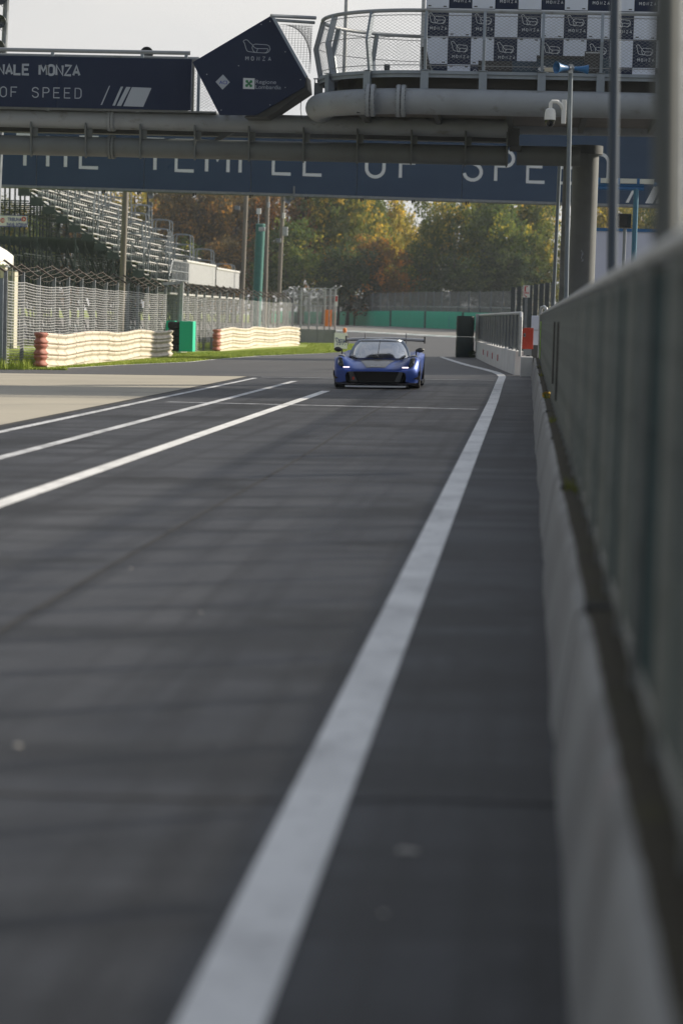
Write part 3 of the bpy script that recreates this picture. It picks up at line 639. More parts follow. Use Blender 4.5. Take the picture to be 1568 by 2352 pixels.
# balcony posts
SP = 1.24
def prof_at(p, d, q):   # q 0..1 of the height
    off = (.13 * q / .52) if q < .52 else (.13 - .15 * (q - .52) / .48)
    return Vector((p.x + d.x * off, p.y + d.y * off, DZ + 1.27 * q))
sl = [-SP * k for k in range(0, 9)] + [SP * k for k in range(1, 7)] + [math.pi * OR + .35, math.pi * OR + .35 + SP, math.pi * OR + .35 + 2 * SP]
for s in sl:
    p, d = along(OR + .03, s); t = Vector((d.y, -d.x)); mb = MB()
    mids = [prof_at(p, d, q) for q in (0, .12, .45, .52, .6, 1.0)]
    for dd, ww in ((0.0, 1),):
        rows = []
        for q in mids:
            c = Vector((q.x, q.y, q.z)); D3, T3 = Vector((d.x, d.y, 0)), Vector((t.x, t.y, 0))
            rows.append([c + D3 * .045 + T3 * .03, c - D3 * .075 + T3 * .03, c - D3 * .075 - T3 * .03, c + D3 * .045 - T3 * .03])
        mb.grid(rows, True); mb.f += [(0, 1, 2, 3), (20, 21, 22, 23)]; mb.mi += [0, 0]
    mb.build('railing_post', post_m, pd, fix=True)
    M = Matrix.Translation((p.x, p.y, 0)) @ Matrix.Rotation(math.atan2(d.y, d.x) + math.pi / 2, 4, 'Z')
    MB().bx(-.085, .085, -.13, -.115, 6.33, DZ, M).bx(-.012, .012, -.115, .06, 6.33, DZ - .07, M).bx(-.09, .09, -.15, .05, DZ + .013, DZ + .025, M).build('edge_bracket', post_m, pd)
Ltot = math.pi * OR
def railpath(q, s0, s1, n): return [prof_at(*along(OR + .03, s0 + (s1 - s0) * k / n), q) for k in range(n + 1)]
mb = MB(); mb.tube([v + Vector((0, 0, .01)) for v in railpath(1.0, -11, Ltot + 4, 90)], .042, 10); autosmooth(mb.build('hand_rail', pipe_m, pd))
mb = MB()
for q in (.10, .56, .93): mb.tube(railpath(q, -11, Ltot + 4, 70), .008, 4, cap=False)
mb.build('tension_cable', wire_d, pd)
def net(fn, s0, s1, hq, name, parent, cell=.11, slope=.62, r=.0026, material=wire_d):
    mb = MB(); span = hq / slope; n = int((s1 - s0 + span) / cell)
    for sg in (1, -1):
        for k in range(n):
            st = s0 - span + k * cell if sg > 0 else s0 + k * cell; pts = []
            for j in range(9):
                q = j / 8; s = st + (span * q if sg > 0 else span * (1 - q))
                if s0 <= s <= s1: pts.append(fn(s, q))
            if len(pts) > 1: mb.tube(pts, r, 3, cap=False)
    return mb.build(name, material, parent)
nb = net(lambda s, q: prof_at(*along(OR + .05, s), .04 + q * .92), -11, Ltot + 3.5, 1.2, 'cable_net', pd)

# gangway: two long pipes with brackets
PY = 55.0
x_l, x_r = -19.0, P(1166, 300, PY).x
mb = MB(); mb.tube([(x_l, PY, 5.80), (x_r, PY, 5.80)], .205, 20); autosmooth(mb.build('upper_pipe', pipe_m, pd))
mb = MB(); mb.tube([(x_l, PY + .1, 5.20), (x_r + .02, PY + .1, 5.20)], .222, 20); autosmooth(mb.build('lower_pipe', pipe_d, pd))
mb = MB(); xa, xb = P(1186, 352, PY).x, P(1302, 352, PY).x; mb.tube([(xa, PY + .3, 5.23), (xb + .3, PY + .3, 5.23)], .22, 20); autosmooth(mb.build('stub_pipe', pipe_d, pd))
mb = MB(); mb.bx(x_r, xa + .05, PY - .15, PY + .4, 5.42, 5.80).bx(x_r + .05, xa + .1, PY - .1, PY + .1, 5.30, 5.42); mb.build('bearing_block', dark_m, pd)
bx0 = [P(u, 300, PY).x for u in (73, 198, 323, 448, 572, 697, 820, 944, 1068, 1163)]
def bracket(x):
    mb = MB(); pts = [(x, PY - .20, 5.72), (x, PY - .24, 5.60), (x, PY - .19, 5.42), (x, PY - .16, 5.25), (x, PY - .17, 5.05), (x, PY - .10, 4.93), (x, PY - .02, 4.95), (x, PY - .06, 5.05), (x, PY - .02, 5.25), (x, PY + .02, 5.42), (x, PY + .0, 5.62)]
    mb.prism(pts, (.035, 0, 0)); mb.bx(x + .035, x + .15, PY - .05, PY - .03, 5.40, 5.66); return mb.build('pipe_bracket', pipe_d, pd, fix=True)
b0 = bracket(bx0[0])
for k in range(4): bracket(bx0[0] - 1.24 * (k + 1))
for x in bx0[1:]: bracket(x)
for zc, rr, yy, mm in ((5.80, .25, PY, pipe_m), (5.20, .27, PY + .1, pipe_d)):
    x = P(256, 300, PY).x; mb = MB()
    for dx in (-.06, .01): mb.tube([(x + dx, yy, zc), (x + dx + .05, yy, zc)], rr, 24)
    for a in range(18):
        th = 2 * math.pi * a / 18; mb.bx(x - .09, x + .09, yy + (rr - .02) * math.cos(th) - .012, yy + (rr - .02) * math.cos(th) + .012, zc + (rr - .02) * math.sin(th) - .012, zc + (rr - .02) * math.sin(th) + .012)
    autosmooth(mb.build('pipe_flange', mm, pd))
mb = MB(); mb.bar(P(495, 322, PY + .1), P(565, 283, PY + .2), .12, .10); mb.build('diagonal_brace', dark_m, pd)
# gangway floor, feet, sign rails
gz = 6.05
mb = MB(); mb.bx(x_l, P(500, 260, PY).x, PY - .25, PY + 1.5, gz - .06, gz - .02); mb.build('gangway_floor', galv_d, pd)
mb = MB(); mb.bx(x_l, x_r, PY + 1.35, PY + 1.75, 5.6, 5.98); mb.build('rear_girder', dark_m, pd)
mb = MB(); mb.bx(x_l, P(438, 255, PY).x, PY - .42, PY - .36, 6.00, 6.05); mb.build('sign_rail', galv_d, pd)
fx = MB(); xs0 = P(115, 250, PY).x
for k in range(-3, 4):
    x = xs0 + 2.04 * .5 * k * 2; fx.bx(x - .04, x + .04, PY - .3, PY + .1, 5.97, 6.03).bx(x - .11, x + .11, PY - .12, PY + .12, 5.985, 6.015).bx(x + .24, x + .36, PY - .2, PY - .05, 5.99, 6.03)
fx.build('sign_feet', galv_d, pd)
for zz, yy in ((7.30, PY - .45), (7.18, PY - .40)):
    mb = MB(); xe = P(437 + (20 if zz < 7.2 else 0), 130, PY - .45).x; mb.tube([(x_l, yy, zz), (xe, yy, zz)], .045, 8); autosmooth(mb.build('gangway_rail', pipe_m, pd))
for u in (-85, 121, 327, 532 - 104):
    x = P(u, 120, PY - .45).x; MB().bx(x - .035, x + .035, PY - .48, PY - .42, 6.1, 7.27).build('gangway_post', post_m, pd)
    x = P(u + 30, 120, PY + 1.4).x; MB().bx(x - .035, x + .035, PY + 1.37, PY + 1.43, 6.03, 7.27).build('gangway_post', post_m, pd)
mb = MB(); mb.tube([(x_l, PY + 1.4, 7.27), (P(520, 130, PY).x, PY + 1.4, 7.27)], .045, 8); autosmooth(mb.build('gangway_rail', pipe_m, pd))
xN0, xN1 = P(30, 130, PY).x, P(505, 130, PY).x
net(lambda s, q: Vector((s, PY + 1.38, 6.05 + q * 1.18)), x_l, xN1, 1.18, 'cable_net', pd)
net(lambda s, q: Vector((s, PY - .40, 6.08 + q * 1.05)), P(441, 200, PY - .4).x, P(500, 200, PY - .4).x, 1.05, 'cable_net', pd, cell=.09)
xa = P(445, 200, PY).x; MB().bx(xa - .03, xa + .03, PY - .2, PY - .1, 6.0, 7.2).build('gangway_post', beige_steel, pd)
# rails and mesh between the pentagon board and the balcony
ra, rb = P(622, 35, 53.4), P(725, 40, 54.0); mb = MB(); mb.tube([ra, rb], .04, 8); mb.tube([P(632, 45, 53.5), P(722, 51, 54.0)], .035, 8); autosmooth(mb.build('stair_rail', pipe_m, pd))
sa, sb = P(640, 52, 53.4), P(704, 176, 53.1); mb = MB(); mb.bar(P(628, 40, 53.4), sb, .06, .08, (0, 1, 0)); mb.build('stair_edge', post_m, pd)
def trinet(mbb):
    a, b, c = P(640, 55, 53.4), P(719, 55, 54.0), P(712, 172, 54.0)
    for k in range(1, 22):
        t = k / 22; mbb.tube([a.lerp(b, t), b.lerp(c, t)], .004, 3, cap=False); mbb.tube([a.lerp(c, t), a.lerp(b, t) if k % 2 else b.lerp(c, t)], .004, 3, cap=False)
        mbb.tube([a.lerp(c, t), b.lerp(c, t)], .003, 3, cap=False)
mb = MB(); trinet(mb); mb.build('cable_net', wire_d, pd)
mb = MB(); p0, p1 = P(702, 186, 53.9), P(578, 262, 53.9); mb.prism([P(703, 172, 53.9), P(706, 205, 53.9), P(612, 268, 53.9), P(560, 268, 53.9)], (0, 1.2, 0)); mb.build('stair_stringer', dark_m, pd, fix=True)
mb = MB()
for pts in ([(752, 190, 54), (748, 215, 53.5), (742, 240, 53.4), (700, 268, 54.8)], [(692, 222, 52.8), (690, 250, 52.9), (693, 272, 54.8)]):
    mb.tube([P(*q) for q in pts], .008, 4)
mb.build('loose_cable', black_m, pd)
pole('flag_pole', 'pale steel pole rising from the back of the podium balcony', 797, -40, 790, 166, 56.6, .048, galv, z0=DZ + .01)

# sign on the gangway
SY = PY - .50
g0, g1 = P(438, 258, SY), P(0, 124, SY)
gs = thing('gangway_sign', 'dark navy sign with white lettering and slanted stripes on the gangway', 'sign', (g0.x, SY, 6.06))
sx1 = g0.x; sx0 = x_l; sz0, sz1 = 6.02, 7.16
ed = [sx1 - 3.05 * k for k in range(6)]
for k in range(5):
    MB().bx(max(sx0, ed[k + 1]) + .004, ed[k] - .002, SY, SY + .05, sz0, sz1).build('panel', navy, gs)
def at_sign(u, v): return P(u, v, SY - .006)
mb = MB(); a = at_sign(184, 175); adv = .735; hh = at_sign(184, 148).z - at_sign(184, 175.5).z
txt = 'AUTODROMO NAZIONALE MONZA'
# bold line: the last letter ends at u=184
n_ = len(txt); wl_ = .60; o = Vector((a.x - ((n_ - 1) * adv + wl_) * hh * .98, SY - .006, a.z))
letters(gs, grey_ink, txt, o, XR * .98, ZU, hh, adv, .20, .95)
mb = MB(); a = at_sign(186, 226); hh = at_sign(186, 201).z - a.z; txt = 'THE TEMPLE OF SPEED'; adv = 1.005
o = Vector((a.x - ((len(txt) - 1) * adv + w_) * hh, SY - .006, a.z)); letters(gs, grey_ink, txt, o, XR, ZU, hh, adv, .095)
for q in (((231, 240), (234.5, 240), (253, 196), (250.5, 196)), ((258, 241.5), (264, 241.8), (283, 198), (277.5, 198)), ((268, 242), (278, 242.5), (300, 199), (290, 198.5)), ((283, 243), (329, 244.5), (348, 201), (303, 199))):
    mb = MB(); mb.face([at_sign(u, v) for u, v in q]); mb.build('stripe', white_p if False else grey_ink, gs)

# pentagon board
pg = thing('pentagon_board', 'dark navy five sided board with white circuit logo and partner marks', 'sign', tuple(P(504, 263, 53.7)))
YB = 53.7
mb = MB(); mb.prism([P(u, v, YB) for u, v in ((442, 142), (625, 33), (702, 175), (699, 199), (588, 264), (504, 263))], (0, .06, 0)); mb.build('board', navy, pg, fix=True)
def at_b(u, v): return P(u, v, YB - .006)
o = at_b(560, 126); rv = (at_b(620, 128) - o).normalized(); uv = Vector((-rv.z, 0, rv.x)) if False else ZU
mb = MB(); logo(mb, at_b(558, 122), XR, ZU, at_b(620, 120).x - at_b(558, 120).x, at_b(560, 91).z - at_b(560, 123).z, .014); mb.build('circuit_logo', grey_ink, pg)
mb = MB(); hh = at_b(570, 128).z - at_b(570, 138).z; write(mb, 'MONZA', at_b(564, 138), XR, ZU, hh, 1.33, .16, xs=.95); mb.build('lettering', grey_ink, pg)
mb = MB(); mb.face([at_b(u, v) for u, v in ((495, 187), (512, 170), (528, 188), (511, 205))]); dm = mb.build('diamond_mark', grey_ink, pg)
mb = MB(); fonttext(mb, 'ACI', P(503, 192, YB - .010), XR, ZU, .075, .18, .02); mb.build('lettering', blue_i, dm.parent)
mb = MB(); mb.face([at_b(u, v) for u, v in ((558.5, 178), (585, 179), (584.5, 204), (558, 203))]); mb.build('region_mark', mat('pale_print', (.50, .54, .58), .5), pg)
mb = MB(); c = P(571.5, 191, YB - .010)
for k in range(4):
    a = rad(55 + 90 * k - 12); d = Vector((math.cos(a), 0, math.sin(a))); e = c + d * .065; n2 = Vector((-d.z, 0, d.x))
    mb.face([c - n2 * .018, e - n2 * .018, e + n2 * .018, c + n2 * .018]); mb.face([e + Vector((math.cos(t * .785), 0, math.sin(t * .785))) * .034 for t in range(8)])
mb.build('rose_mark', green_logo, pg)
mb = MB(); fonttext(mb, 'Regione', at_b(587, 191), XR, ZU, .085, at_b(634, 190).x - at_b(587, 190).x, .0); fonttext(mb, 'Lombardia', at_b(587, 203), XR, ZU, .085, at_b(645, 190).x - at_b(587, 190).x, .0); mb.build('lettering', grey_ink, pg)
mb = MB()
for u, v in ((600, 55), (620, 48), (548, 150), (655, 118), (690, 182), (655, 200), (620, 240), (508, 252), (475, 170)): mb.bx(*(lambda p: (p.x - .01, p.x + .01, YB - .012, YB, p.z - .01, p.z + .01))(P(u, v, YB)))
mb.build('rivet', galv, pg)

# checkered podium backdrop
CB = 56.1
cw, chh = 52 * CB / F * 1.003, .633
cx0 = P(976, 82, CB).x; cz0 = P(976, 81, CB).z
cbk = thing('podium_backdrop', 'chequered navy and white podium wall with circuit logo on dark squares', 'backdrop', (cx0, CB, DZ))
nav_sq = white_sq = None; cols = 13
mbn = MB().bx(.003, cw - .003, 0, .04, .003, chh - .003); lg = MB(); logo(lg, (cw * .14, -.006, chh * .42), XR, ZU, cw * .72, chh * .40, .011)
lt = MB(); write(lt, 'MONZA', (cw * .21, -.006, chh * .22), XR, ZU, chh * .115, 1.15, .15, xs=.95)
clipm = MB()
for xx, zz in ((.05, .04), (.40, .03), (.06, .58), (.40, .57)): clipm.bx(xx, xx + .07, -.012, -.002, zz, zz + .022)
sq0 = mbn.build('square', navy, cbk, local=True); l0 = lg.build('circuit_logo', white_p, sq0); t0_ = lt.build('lettering', white_p, sq0)
sw0 = mbn.build('square', white_b, cbk, local=True); k0 = clipm.build('clip', black_m, sw0)
usedn = usedw = False
for i in range(cols):
    for j in range(-2, 4):
        z = cz0 + j * chh
        dark = (i + j) % 2 == 0
        loc = Vector((cx0 + i * cw, CB, z)) - Vector((cx0, CB, DZ))
        if z < DZ - .05:
            # the lowest row is cut by the deck: a short piece
            zb = DZ + .02; hgt = z + chh - zb
            if hgt < .05: continue
            o = MB().bx(cx0 + i * cw + .003, cx0 + (i + 1) * cw - .003, CB, CB + .04, zb, z + chh - .003).build('square', blue_i if dark else white_b, cbk); continue
        if dark:
            if not usedn: sq0.location = loc; usedn = True; continue
            c = sq0.copy(); COL.objects.link(c); c.parent = cbk; c.location = loc
            for ch in (l0, t0_): e = ch.copy(); COL.objects.link(e); e.parent = c
        else:
            if not usedw: sw0.location = loc; usedw = True; continue
            c = sw0.copy(); COL.objects.link(c); c.parent = cbk; c.location = loc
            if R.random() < .7: e = k0.copy(); COL.objects.link(e); e.parent = c
mb = MB(); mb.bx(cx0 - .10, cx0 - .02, CB - .03, CB + .06, DZ + .01, cz0 + 4 * chh); mb.build('side_post', galv, cbk)
mb = MB(); mb.bx(cx0, cx0 + cols * cw, CB + .045, CB + .10, DZ + .01, cz0 + 4 * chh - .01); mb.build('back_frame', dark_m, cbk)

# things on the podium
def pbox(name, mats, u0, v0, u1, Y, depth, zb=DZ + .015): 
    a, b = P(u0, v0, Y), P(u1, v0, Y); return MB().bx(a.x, b.x, Y, Y + depth, zb, a.z), a, b
st = thing('podium_steps', 'dark teal winners steps with a white number two', 'podium', (P(1200, 170, 54.2).x, 54.2, DZ))
mb, a, b = pbox('', None, 1098, 138, 1176, 54.2, .9); mb.build('side_step', black_m, st)
mb, a, b = pbox('', None, 1176.5, 139, 1232, 54.2, .9); mb.build('low_step', teal_p, st)
mb, a, b = pbox('', None, 1232.5, 130, 1400, 54.1, .9); mb.build('high_step', teal_p, st)
mb, a, b = pbox('', None, 1232, 126, 1342, 54.05, .95); mb.v = [Vector((p.x, p.y, p.z if p.z > 7.0 else a.z - .07)) for p in mb.v]; mb.build('step_carpet', black_m, st)
mb = MB(); q = P(1237, 174, 54.09); write(mb, '2', (q.x, 54.085, DZ + .03), XR, ZU, P(1237, 150, 54.09).z - DZ - .03, 1, .2, xs=.9)
q = P(1366, 174, 54.09); write(mb, '1', (q.x, 54.085, DZ + .03), XR, ZU, .2, 1, .2, xs=.9); mb.build('numeral', white_p, st)
mn = thing('monitor_speaker', 'black box monitor standing beside the winners steps', 'speaker', tuple(P(1360, 168, 53.6)))
a, b = P(1341, 166, 53.6), P(1379, 117, 53.6); o = MB().bx(a.x, b.x, 53.6, 53.95, a.z, b.z).build('cabinet', black_m, mn); bevel(o, .012)
MB().bx(a.x + .02, b.x - .02, 53.59, 53.598, b.z - .045, b.z - .02).build('handle_strip', galv, mn)
MB().bx((a.x + b.x) / 2 - .12, (a.x + b.x) / 2 + .12, 53.65, 53.9, DZ + .013, a.z).build('stand', dark_m, mn)
fl = thing('wedge_floodlight', 'black wedge floodlight clamped beside the tall post on the balcony', 'floodlight', tuple(P(980, 170, 53)))
pts = [(967, 107), (978, 106), (988, 158), (969, 164)]
mb = MB(); mb.prism([P(u, v, 53.0) for u, v in pts], (0, .28, 0)); mb.build('body', black_m, fl, fix=True)
mb = MB(); mb.bar(P(985, 148, 53.1), P(995, 168, 53.1), .06, .05); mb.bar(P(972, 164, 53.1), P(990, 171, 53.1), .05, .05); mb.bar(P(972, 162, 53.1), P(971, 171, 53.1), .04); mb.build('stand', galv_d, fl)
sp = thing('spot_lamp', 'small dark spot lamp with a beige cup on the balcony floor', 'lamp', tuple(P(888, 168, 54.5)))
q = P(888, 168, 54.5); mb = MB(); mb.lathe([(.10, .0), (.085, .10), (.065, .2), (.06, .21)], (q.x, 54.5, DZ + .02), (0, 0, 1), 14); autosmooth(mb.build('cup', mat('beige_plastic', (.42, .36, .24), .6), sp))
mb = MB(); mb.lathe([(.0, .37), (.06, .37), (.07, .33), (.06, .21), (0, .21)], (q.x, 54.5, DZ + .02), (0, 0, 1), 14); mb.bx(q.x - .30, q.x - .05, 54.46, 54.54, DZ + .17, DZ + .22).bx(q.x - .30, q.x - .25, 54.46, 54.54, DZ + .02, DZ + .22); mb.build('head', dark_m, sp)
q = P(1260, 172, 51.95); o = MB().bx(q.x - .10, q.x + .10, 51.88, 51.98, DZ + .03, DZ + .11).build('small_lamp', mat('beige_lamp', (.45, .42, .34), .6), loc=(q.x, 51.9, DZ)); bevel(o, .01); tag(o, 'small beige lamp box on the balcony edge under the number two', 'lamp')

# ------------------------------------------------------------------ THE TEMPLE OF SPEED banner bridge
BX0, BY0, BX1, BY1 = -19.8, 90.6, 1.24, 94.1
bdir = Vector((BX1 - BX0, BY1 - BY0, 0)).normalized(); bnor = Vector((bdir.y, -bdir.x, 0))
def onb(u, v, off=0.0):
    d = ray(u, v); o0 = Vector((BX0, BY0, 0)) + bnor * off; C0 = Vector((0, 0, CAMZ)); t = (o0 - C0).dot(bnor) / d.dot(bnor); return C0 + d * t
tbn = thing('banner_bridge', 'dark blue banner bridge reading THE TEMPLE OF SPEED across the track', 'bridge', (BX0, BY0, 6.1))
BZ0, BZ1 = 6.1, 8.88
seams = [onb(u, 430) for u in (83, 328, 573, 817, 1060)]; sw = (seams[4] - seams[0]).length / 4
s_first = (Vector((seams[0].x, seams[0].y, 0)) - Vector((BX0, BY0, 0))).dot(bdir)
for k in range(-2, 8):
    s0, s1 = s_first + sw * k, s_first + sw * (k + 1); a, b = Vector((BX0, BY0, 0)) + bdir * (s0 + .012), Vector((BX0, BY0, 0)) + bdir * (s1 - .012)
    mb = MB(); mb.prism([(a.x, a.y, BZ0), (b.x, b.y, BZ0), (b.x, b.y, BZ1), (a.x, a.y, BZ1)], -bnor * .06); mb.build('panel', navy2, tbn, fix=True)
sL, sR = s_first - 2 * sw, s_first + 8 * sw
def bp(s, off, z): return Vector((BX0, BY0, z)) + bdir * s - bnor * off
mb = MB(); mb.bar(bp(sL, .03, BZ0 - .05), bp(sR, .03, BZ0 - .05), .14, .09); mb.build('bottom_rail', galv_d, tbn)
mb = MB(); mb.bar(bp(sL, .075, (BZ0 + BZ1) / 2), bp(sR, .075, (BZ0 + BZ1) / 2), .02, BZ1 - BZ0); mb.build('seam_backing', mat('seam_grey', (.3, .32, .34), .6), tbn)
mb = MB()
for off in (.2, 2.2):
    for zz in (BZ0 + .05, BZ1 - .15): mb.bar(bp(sL, off, zz), bp(sR, off, zz), .15)
    for k in range(20): mb.bar(bp(sL + (sR - sL) * k / 20, off, BZ0), bp(sL + (sR - sL) * (k + 1) / 20, off, BZ1 - .2), .09)
mb.build('truss', galv_d, tbn)
mb = MB(); mb.bar(bp(sL, 1.2, BZ0 + .2), bp(sR, 1.2, BZ0 + .2), 2.0, .1); mb.build('deck', dark_m, tbn)
for s_ in (sL + .5, sR - .5):
    p = bp(s_, 1.2, 0); MB().bx(p.x - .35, p.x + .35, p.y - .5, p.y + .5, zg(p.x, p.y) - .02, BZ0 + .1).build('support_leg', galv_d, tbn)
for u, ch in ((36, 'T'), (109, 'H'), (184, 'E'), (335, 'T'), (404, 'E'), (474, 'M'), (551, 'P'), (627, 'L'), (698, 'E'), (841, 'O'), (919, 'F'), (1065, 'S'), (1138, 'P'), (1211, 'E'), (1284, 'E'), (1357, 'D')):
    q = onb(u, 400, .008); mb = MB(); write(mb, ch, (q.x, q.y, 6.77), bdir, ZU, 1.27, 1, .10, xs=.94); mb.build('letter', white_p, tbn)
for ua, ub, uc, ud in ((1437, 1444, 1466, 1460), (1482, 1500, 1522, 1505), (1506, 1540, 1560, 1528)):
    mb = MB(); pz_ = [onb(x, 440, .008) for x in (ua, ub, uc, ud)]; mb.face([(pz_[0].x, pz_[0].y, 6.16), (pz_[1].x, pz_[1].y, 6.16), (pz_[2].x, pz_[2].y, 6.95), (pz_[3].x, pz_[3].y, 6.95)]); mb.build('stripe', white_p, tbn)
for u in (237, 318, 446, 576, 703, 830, 948, 1072):
    q = onb(u, 440, .05); MB().bx(q.x - .05, q.x + .02, q.y - .04, q.y + .04, BZ0 - .22, BZ0 - .10).bx(q.x + .04, q.x + .09, q.y - .03, q.y + .03, BZ0 - .19, BZ0 - .09).build('cable_clamp', black_m, tbn)
q = onb(675, 440, .06); MB().bx(q.x - .03, q.x + .03, q.y - .03, q.y + .03, BZ0 - .25, BZ0 + .28).bx(q.x - .15, q.x + .03, q.y - .03, q.y + .03, BZ0 - .22, BZ0 - .16).build('antenna', galv_d, tbn)

# ------------------------------------------------------------------ right background: white hoarding, blue frame, screen
a, b = P(1350, 525, 76), P(1568, 525, 76)
wh = thing('white_hoarding', 'tall pale white hoarding with blue top edge behind the pillar', 'hoarding', (a.x, 76, 0))
for k in range(5): MB().bx(a.x + 1.25 * k, a.x + 1.245 * (k + 1), 76, 76.12, .05, a.z - .06).build('panel', mat('lilac_white', (.60, .62, .74), .5, var=.04, scale=1), wh)
MB().bx(a.x - .02, a.x + 6.3, 75.96, 76.16, a.z - .058, a.z + .04).build('top_trim', blue_p, wh)
mb = MB()
for k in range(6): mb.bar((a.x + 1.25 * k + .06, 76.14, a.z - .1), (a.x + 1.25 * k + .06, 77.6, 0), .08)
mb.build('brace', galv_d, wh)
bf = thing('blue_tube_frame', 'bright blue tube frame with white rail above the hoarding', 'frame', (P(1460, 530, 72).x, 72, 0))
xa, xb = P(1352, 430, 72).x, P(1478, 430, 72).x
za, zb, zc = P(1420, 424, 72).z, P(1420, 432, 72).z, P(1420, 415, 72).z
for zz in (za, zb): mb = MB(); mb.tube([(xa, 72, zz), (xb, 72, zz)], .055, 10); autosmooth(mb.build('rail', blue_p, bf))
MB().bx(xa, xb + .3, 71.9, 72.1, zc - .07, zc + .07).build('white_beam', mat('cream_white', (.62, .63, .56), .6), bf)
for u in (1375, 1420, 1465): x = P(u, 420, 72).x; MB().bx(x - .04, x + .04, 71.88, 71.99, za, zc + .08).build('clip', blue_p, bf)
for x in (P(1459, 480, 72).x,): mb = MB(); mb.tube([(x, 72, 0), (x, 72, zb)], .08, 10); autosmooth(mb.build('leg', mat('teal_tube', (.03, .14, .22), .5), bf))
mb = MB(); mb.tube([(xb + .9, 72.4, 0), (xb + .9, 72.4, zc - .07), (xb + .3, 72.2, zc - .07)], .07, 8); mb.build('leg', blue_p, bf)
a, b = P(1421, 522, 74), P(1450, 490, 74)
sc_ = thing('black_screen', 'black square screen on a pole above the white hoarding', 'screen', (a.x, 74, 0))
o = MB().bx(a.x - .06, b.x, 74, 74.16, a.z, b.z).build('cabinet', black_m, sc_); bevel(o, .01)
MB().bx(a.x - .05, b.x - .01, 73.992, 73.998, a.z + .02, b.z - .02).build('display', mat('dead_screen', (.006, .007, .008), .15), sc_)
mb = MB(); mb.tube([((a.x + b.x) / 2, 74.1, 0), ((a.x + b.x) / 2, 74.1, a.z)], .05, 8); mb.build('pole', galv_d, sc_)

# ------------------------------------------------------------------ steel guard rails on the left
W_PROF = [(-.02, .155), (.02, .150), (.055, .125), (.06, .10), (.02, .045), (-.012, .02), (-.012, -.02), (.02, -.045), (.06, -.10), (.055, -.125), (.02, -.150), (-.02, -.155)]
def guard_rail(label, pts, tiers, base, ztop, seed, lap=1.2):
    rr = random.Random(seed); L = 0; a, b = Vector(pts[0]), Vector(pts[-1])
    g = thing('guard_rail', label, 'guard rail', (a.x, a.y, zg(a.x, a.y)), 'cream guard rails beside the track')
    path = []; segl = []
    for i in range(len(pts) - 1):
        p, q = Vector(pts[i]), Vector(pts[i + 1]); n = max(1, int((q - p).length / lap))
        for k in range(n): path.append(p.lerp(q, k / n))
    path.append(b); N = len(path)
    dx = [rr.uniform(-.035, .035) for _ in range(N)]; dz = [0.045 * math.sin(i * .9 + seed) + rr.uniform(-.015, .015) for i in range(N)]
    for t in range(tiers):
        zc = ztop - .165 - t * .318
        for i in range(N - 1):
            p, q = path[i], path[i + 1]; d = (q - p).normalized(); n = Vector((d.y, -d.x)); mb = MB(); rows = []
            for s, (c, j) in enumerate(((p - d * .06, i), (q + d * .06, i + 1))):
                pr = .012 if s else 0.0     # laps: the far end sits proud
                gz_ = zg(c.x, c.y); rows.append([(c.x + n.x * (x + dx[j] + pr), c.y + n.y * (x + dx[j] + pr), gz_ + zc + dz[j] + z) for x, z in W_PROF])
            mb.grid(rows); autosmooth(mb.build('rail', cream, g), 50)
            mb = MB(); c = q - d * .02; mb.grid([[(c.x + d.x * e_ + n.x * (x + dx[i + 1] + .018), c.y + d.y * e_ + n.y * (x + dx[i + 1] + .018), zg(c.x, c.y) + zc + dz[i + 1] + z) for x, z in W_PROF] for e_ in (0, .035)]); mb.build('lap_seam', mat('seam_rust', (.16, .12, .085), .8, var=.3, scale=9), g)
    for i in range(N):
        c = path[i]; d = (path[min(i + 1, N - 1)] - path[max(0, i - 1)]).normalized(); n = Vector((d.y, -d.x)); gz_ = zg(c.x, c.y)
        MB().bx(c.x - n.x * .12 - .06, c.x - n.x * .12 + .04, c.y - .05, c.y + .05, gz_ - .1, gz_ + ztop + dz[i] - .03).build('post', galv_d, g)
        mb = MB()
        for t in range(tiers):
            zc = ztop - .165 - t * .318 + dz[i] + gz_; e = c + n * (.065 + dx[i])
            for z in (-.1, .1): mb.bx(e.x - .012, e.x + .012, e.y - .012, e.y + .012, zc + z - .012, zc + z + .012)
        if i % 3 == 0: mb.build('bolt', rusty, g)
    for i in range(N - 1):       # plank along the foot
        p, q = path[i], path[i + 1]; d = (q - p).normalized(); n = Vector((d.y, -d.x)) * .03
        MB().prism([(p.x + n.x, p.y + n.y, zg(p.x, p.y) - .05), (q.x + n.x, q.y + n.y - .02, zg(q.x, q.y) - .05), (q.x + n.x, q.y + n.y - .02, zg(q.x, q.y) + base + dz[i + 1] * .4), (p.x + n.x, p.y + n.y, zg(p.x, p.y) + base + dz[i] * .4)], (-.05, 0, 0)).build('foot_board', cream, g)
    p = path[0]; d = (path[1] - p).normalized(); n = Vector((d.y, -d.x)); gz_ = zg(p.x, p.y)
    for t in range(tiers):     # rounded red end shoe of each tier
        zc = gz_ + ztop - .165 - t * .318 + dz[0]; mb = MB(); rows = []
        for k in range(9):
            a = k / 8 * math.pi * .94; off = Vector((p.x, p.y)) + n * (dx[0] + .02 - .15 * (1 - math.cos(a))) - d * (.05 + .30 * math.sin(a))
            lump = .85 + .08 * math.sin(k * 2 + t + seed)
            rad_n = (n * math.cos(a) - d * math.sin(a))
            rows.append([(off.x + rad_n.x * x * lump, off.y + rad_n.y * x * lump, zc + z * 1.03) for x, z in W_PROF])
        mb.grid(rows); autosmooth(mb.build('end_shoe', rust_red, g), 60)
    return g
ar0, ar1, ar2 = G(106, 847).xy, Vector((-13.45, 77)), Vector((-13.35, 90.5))
guard_rail('longer cream guard rail with rusty red end, nearest on the left', [ar0, ar1, ar2], 3, .16, 1.02, 3)
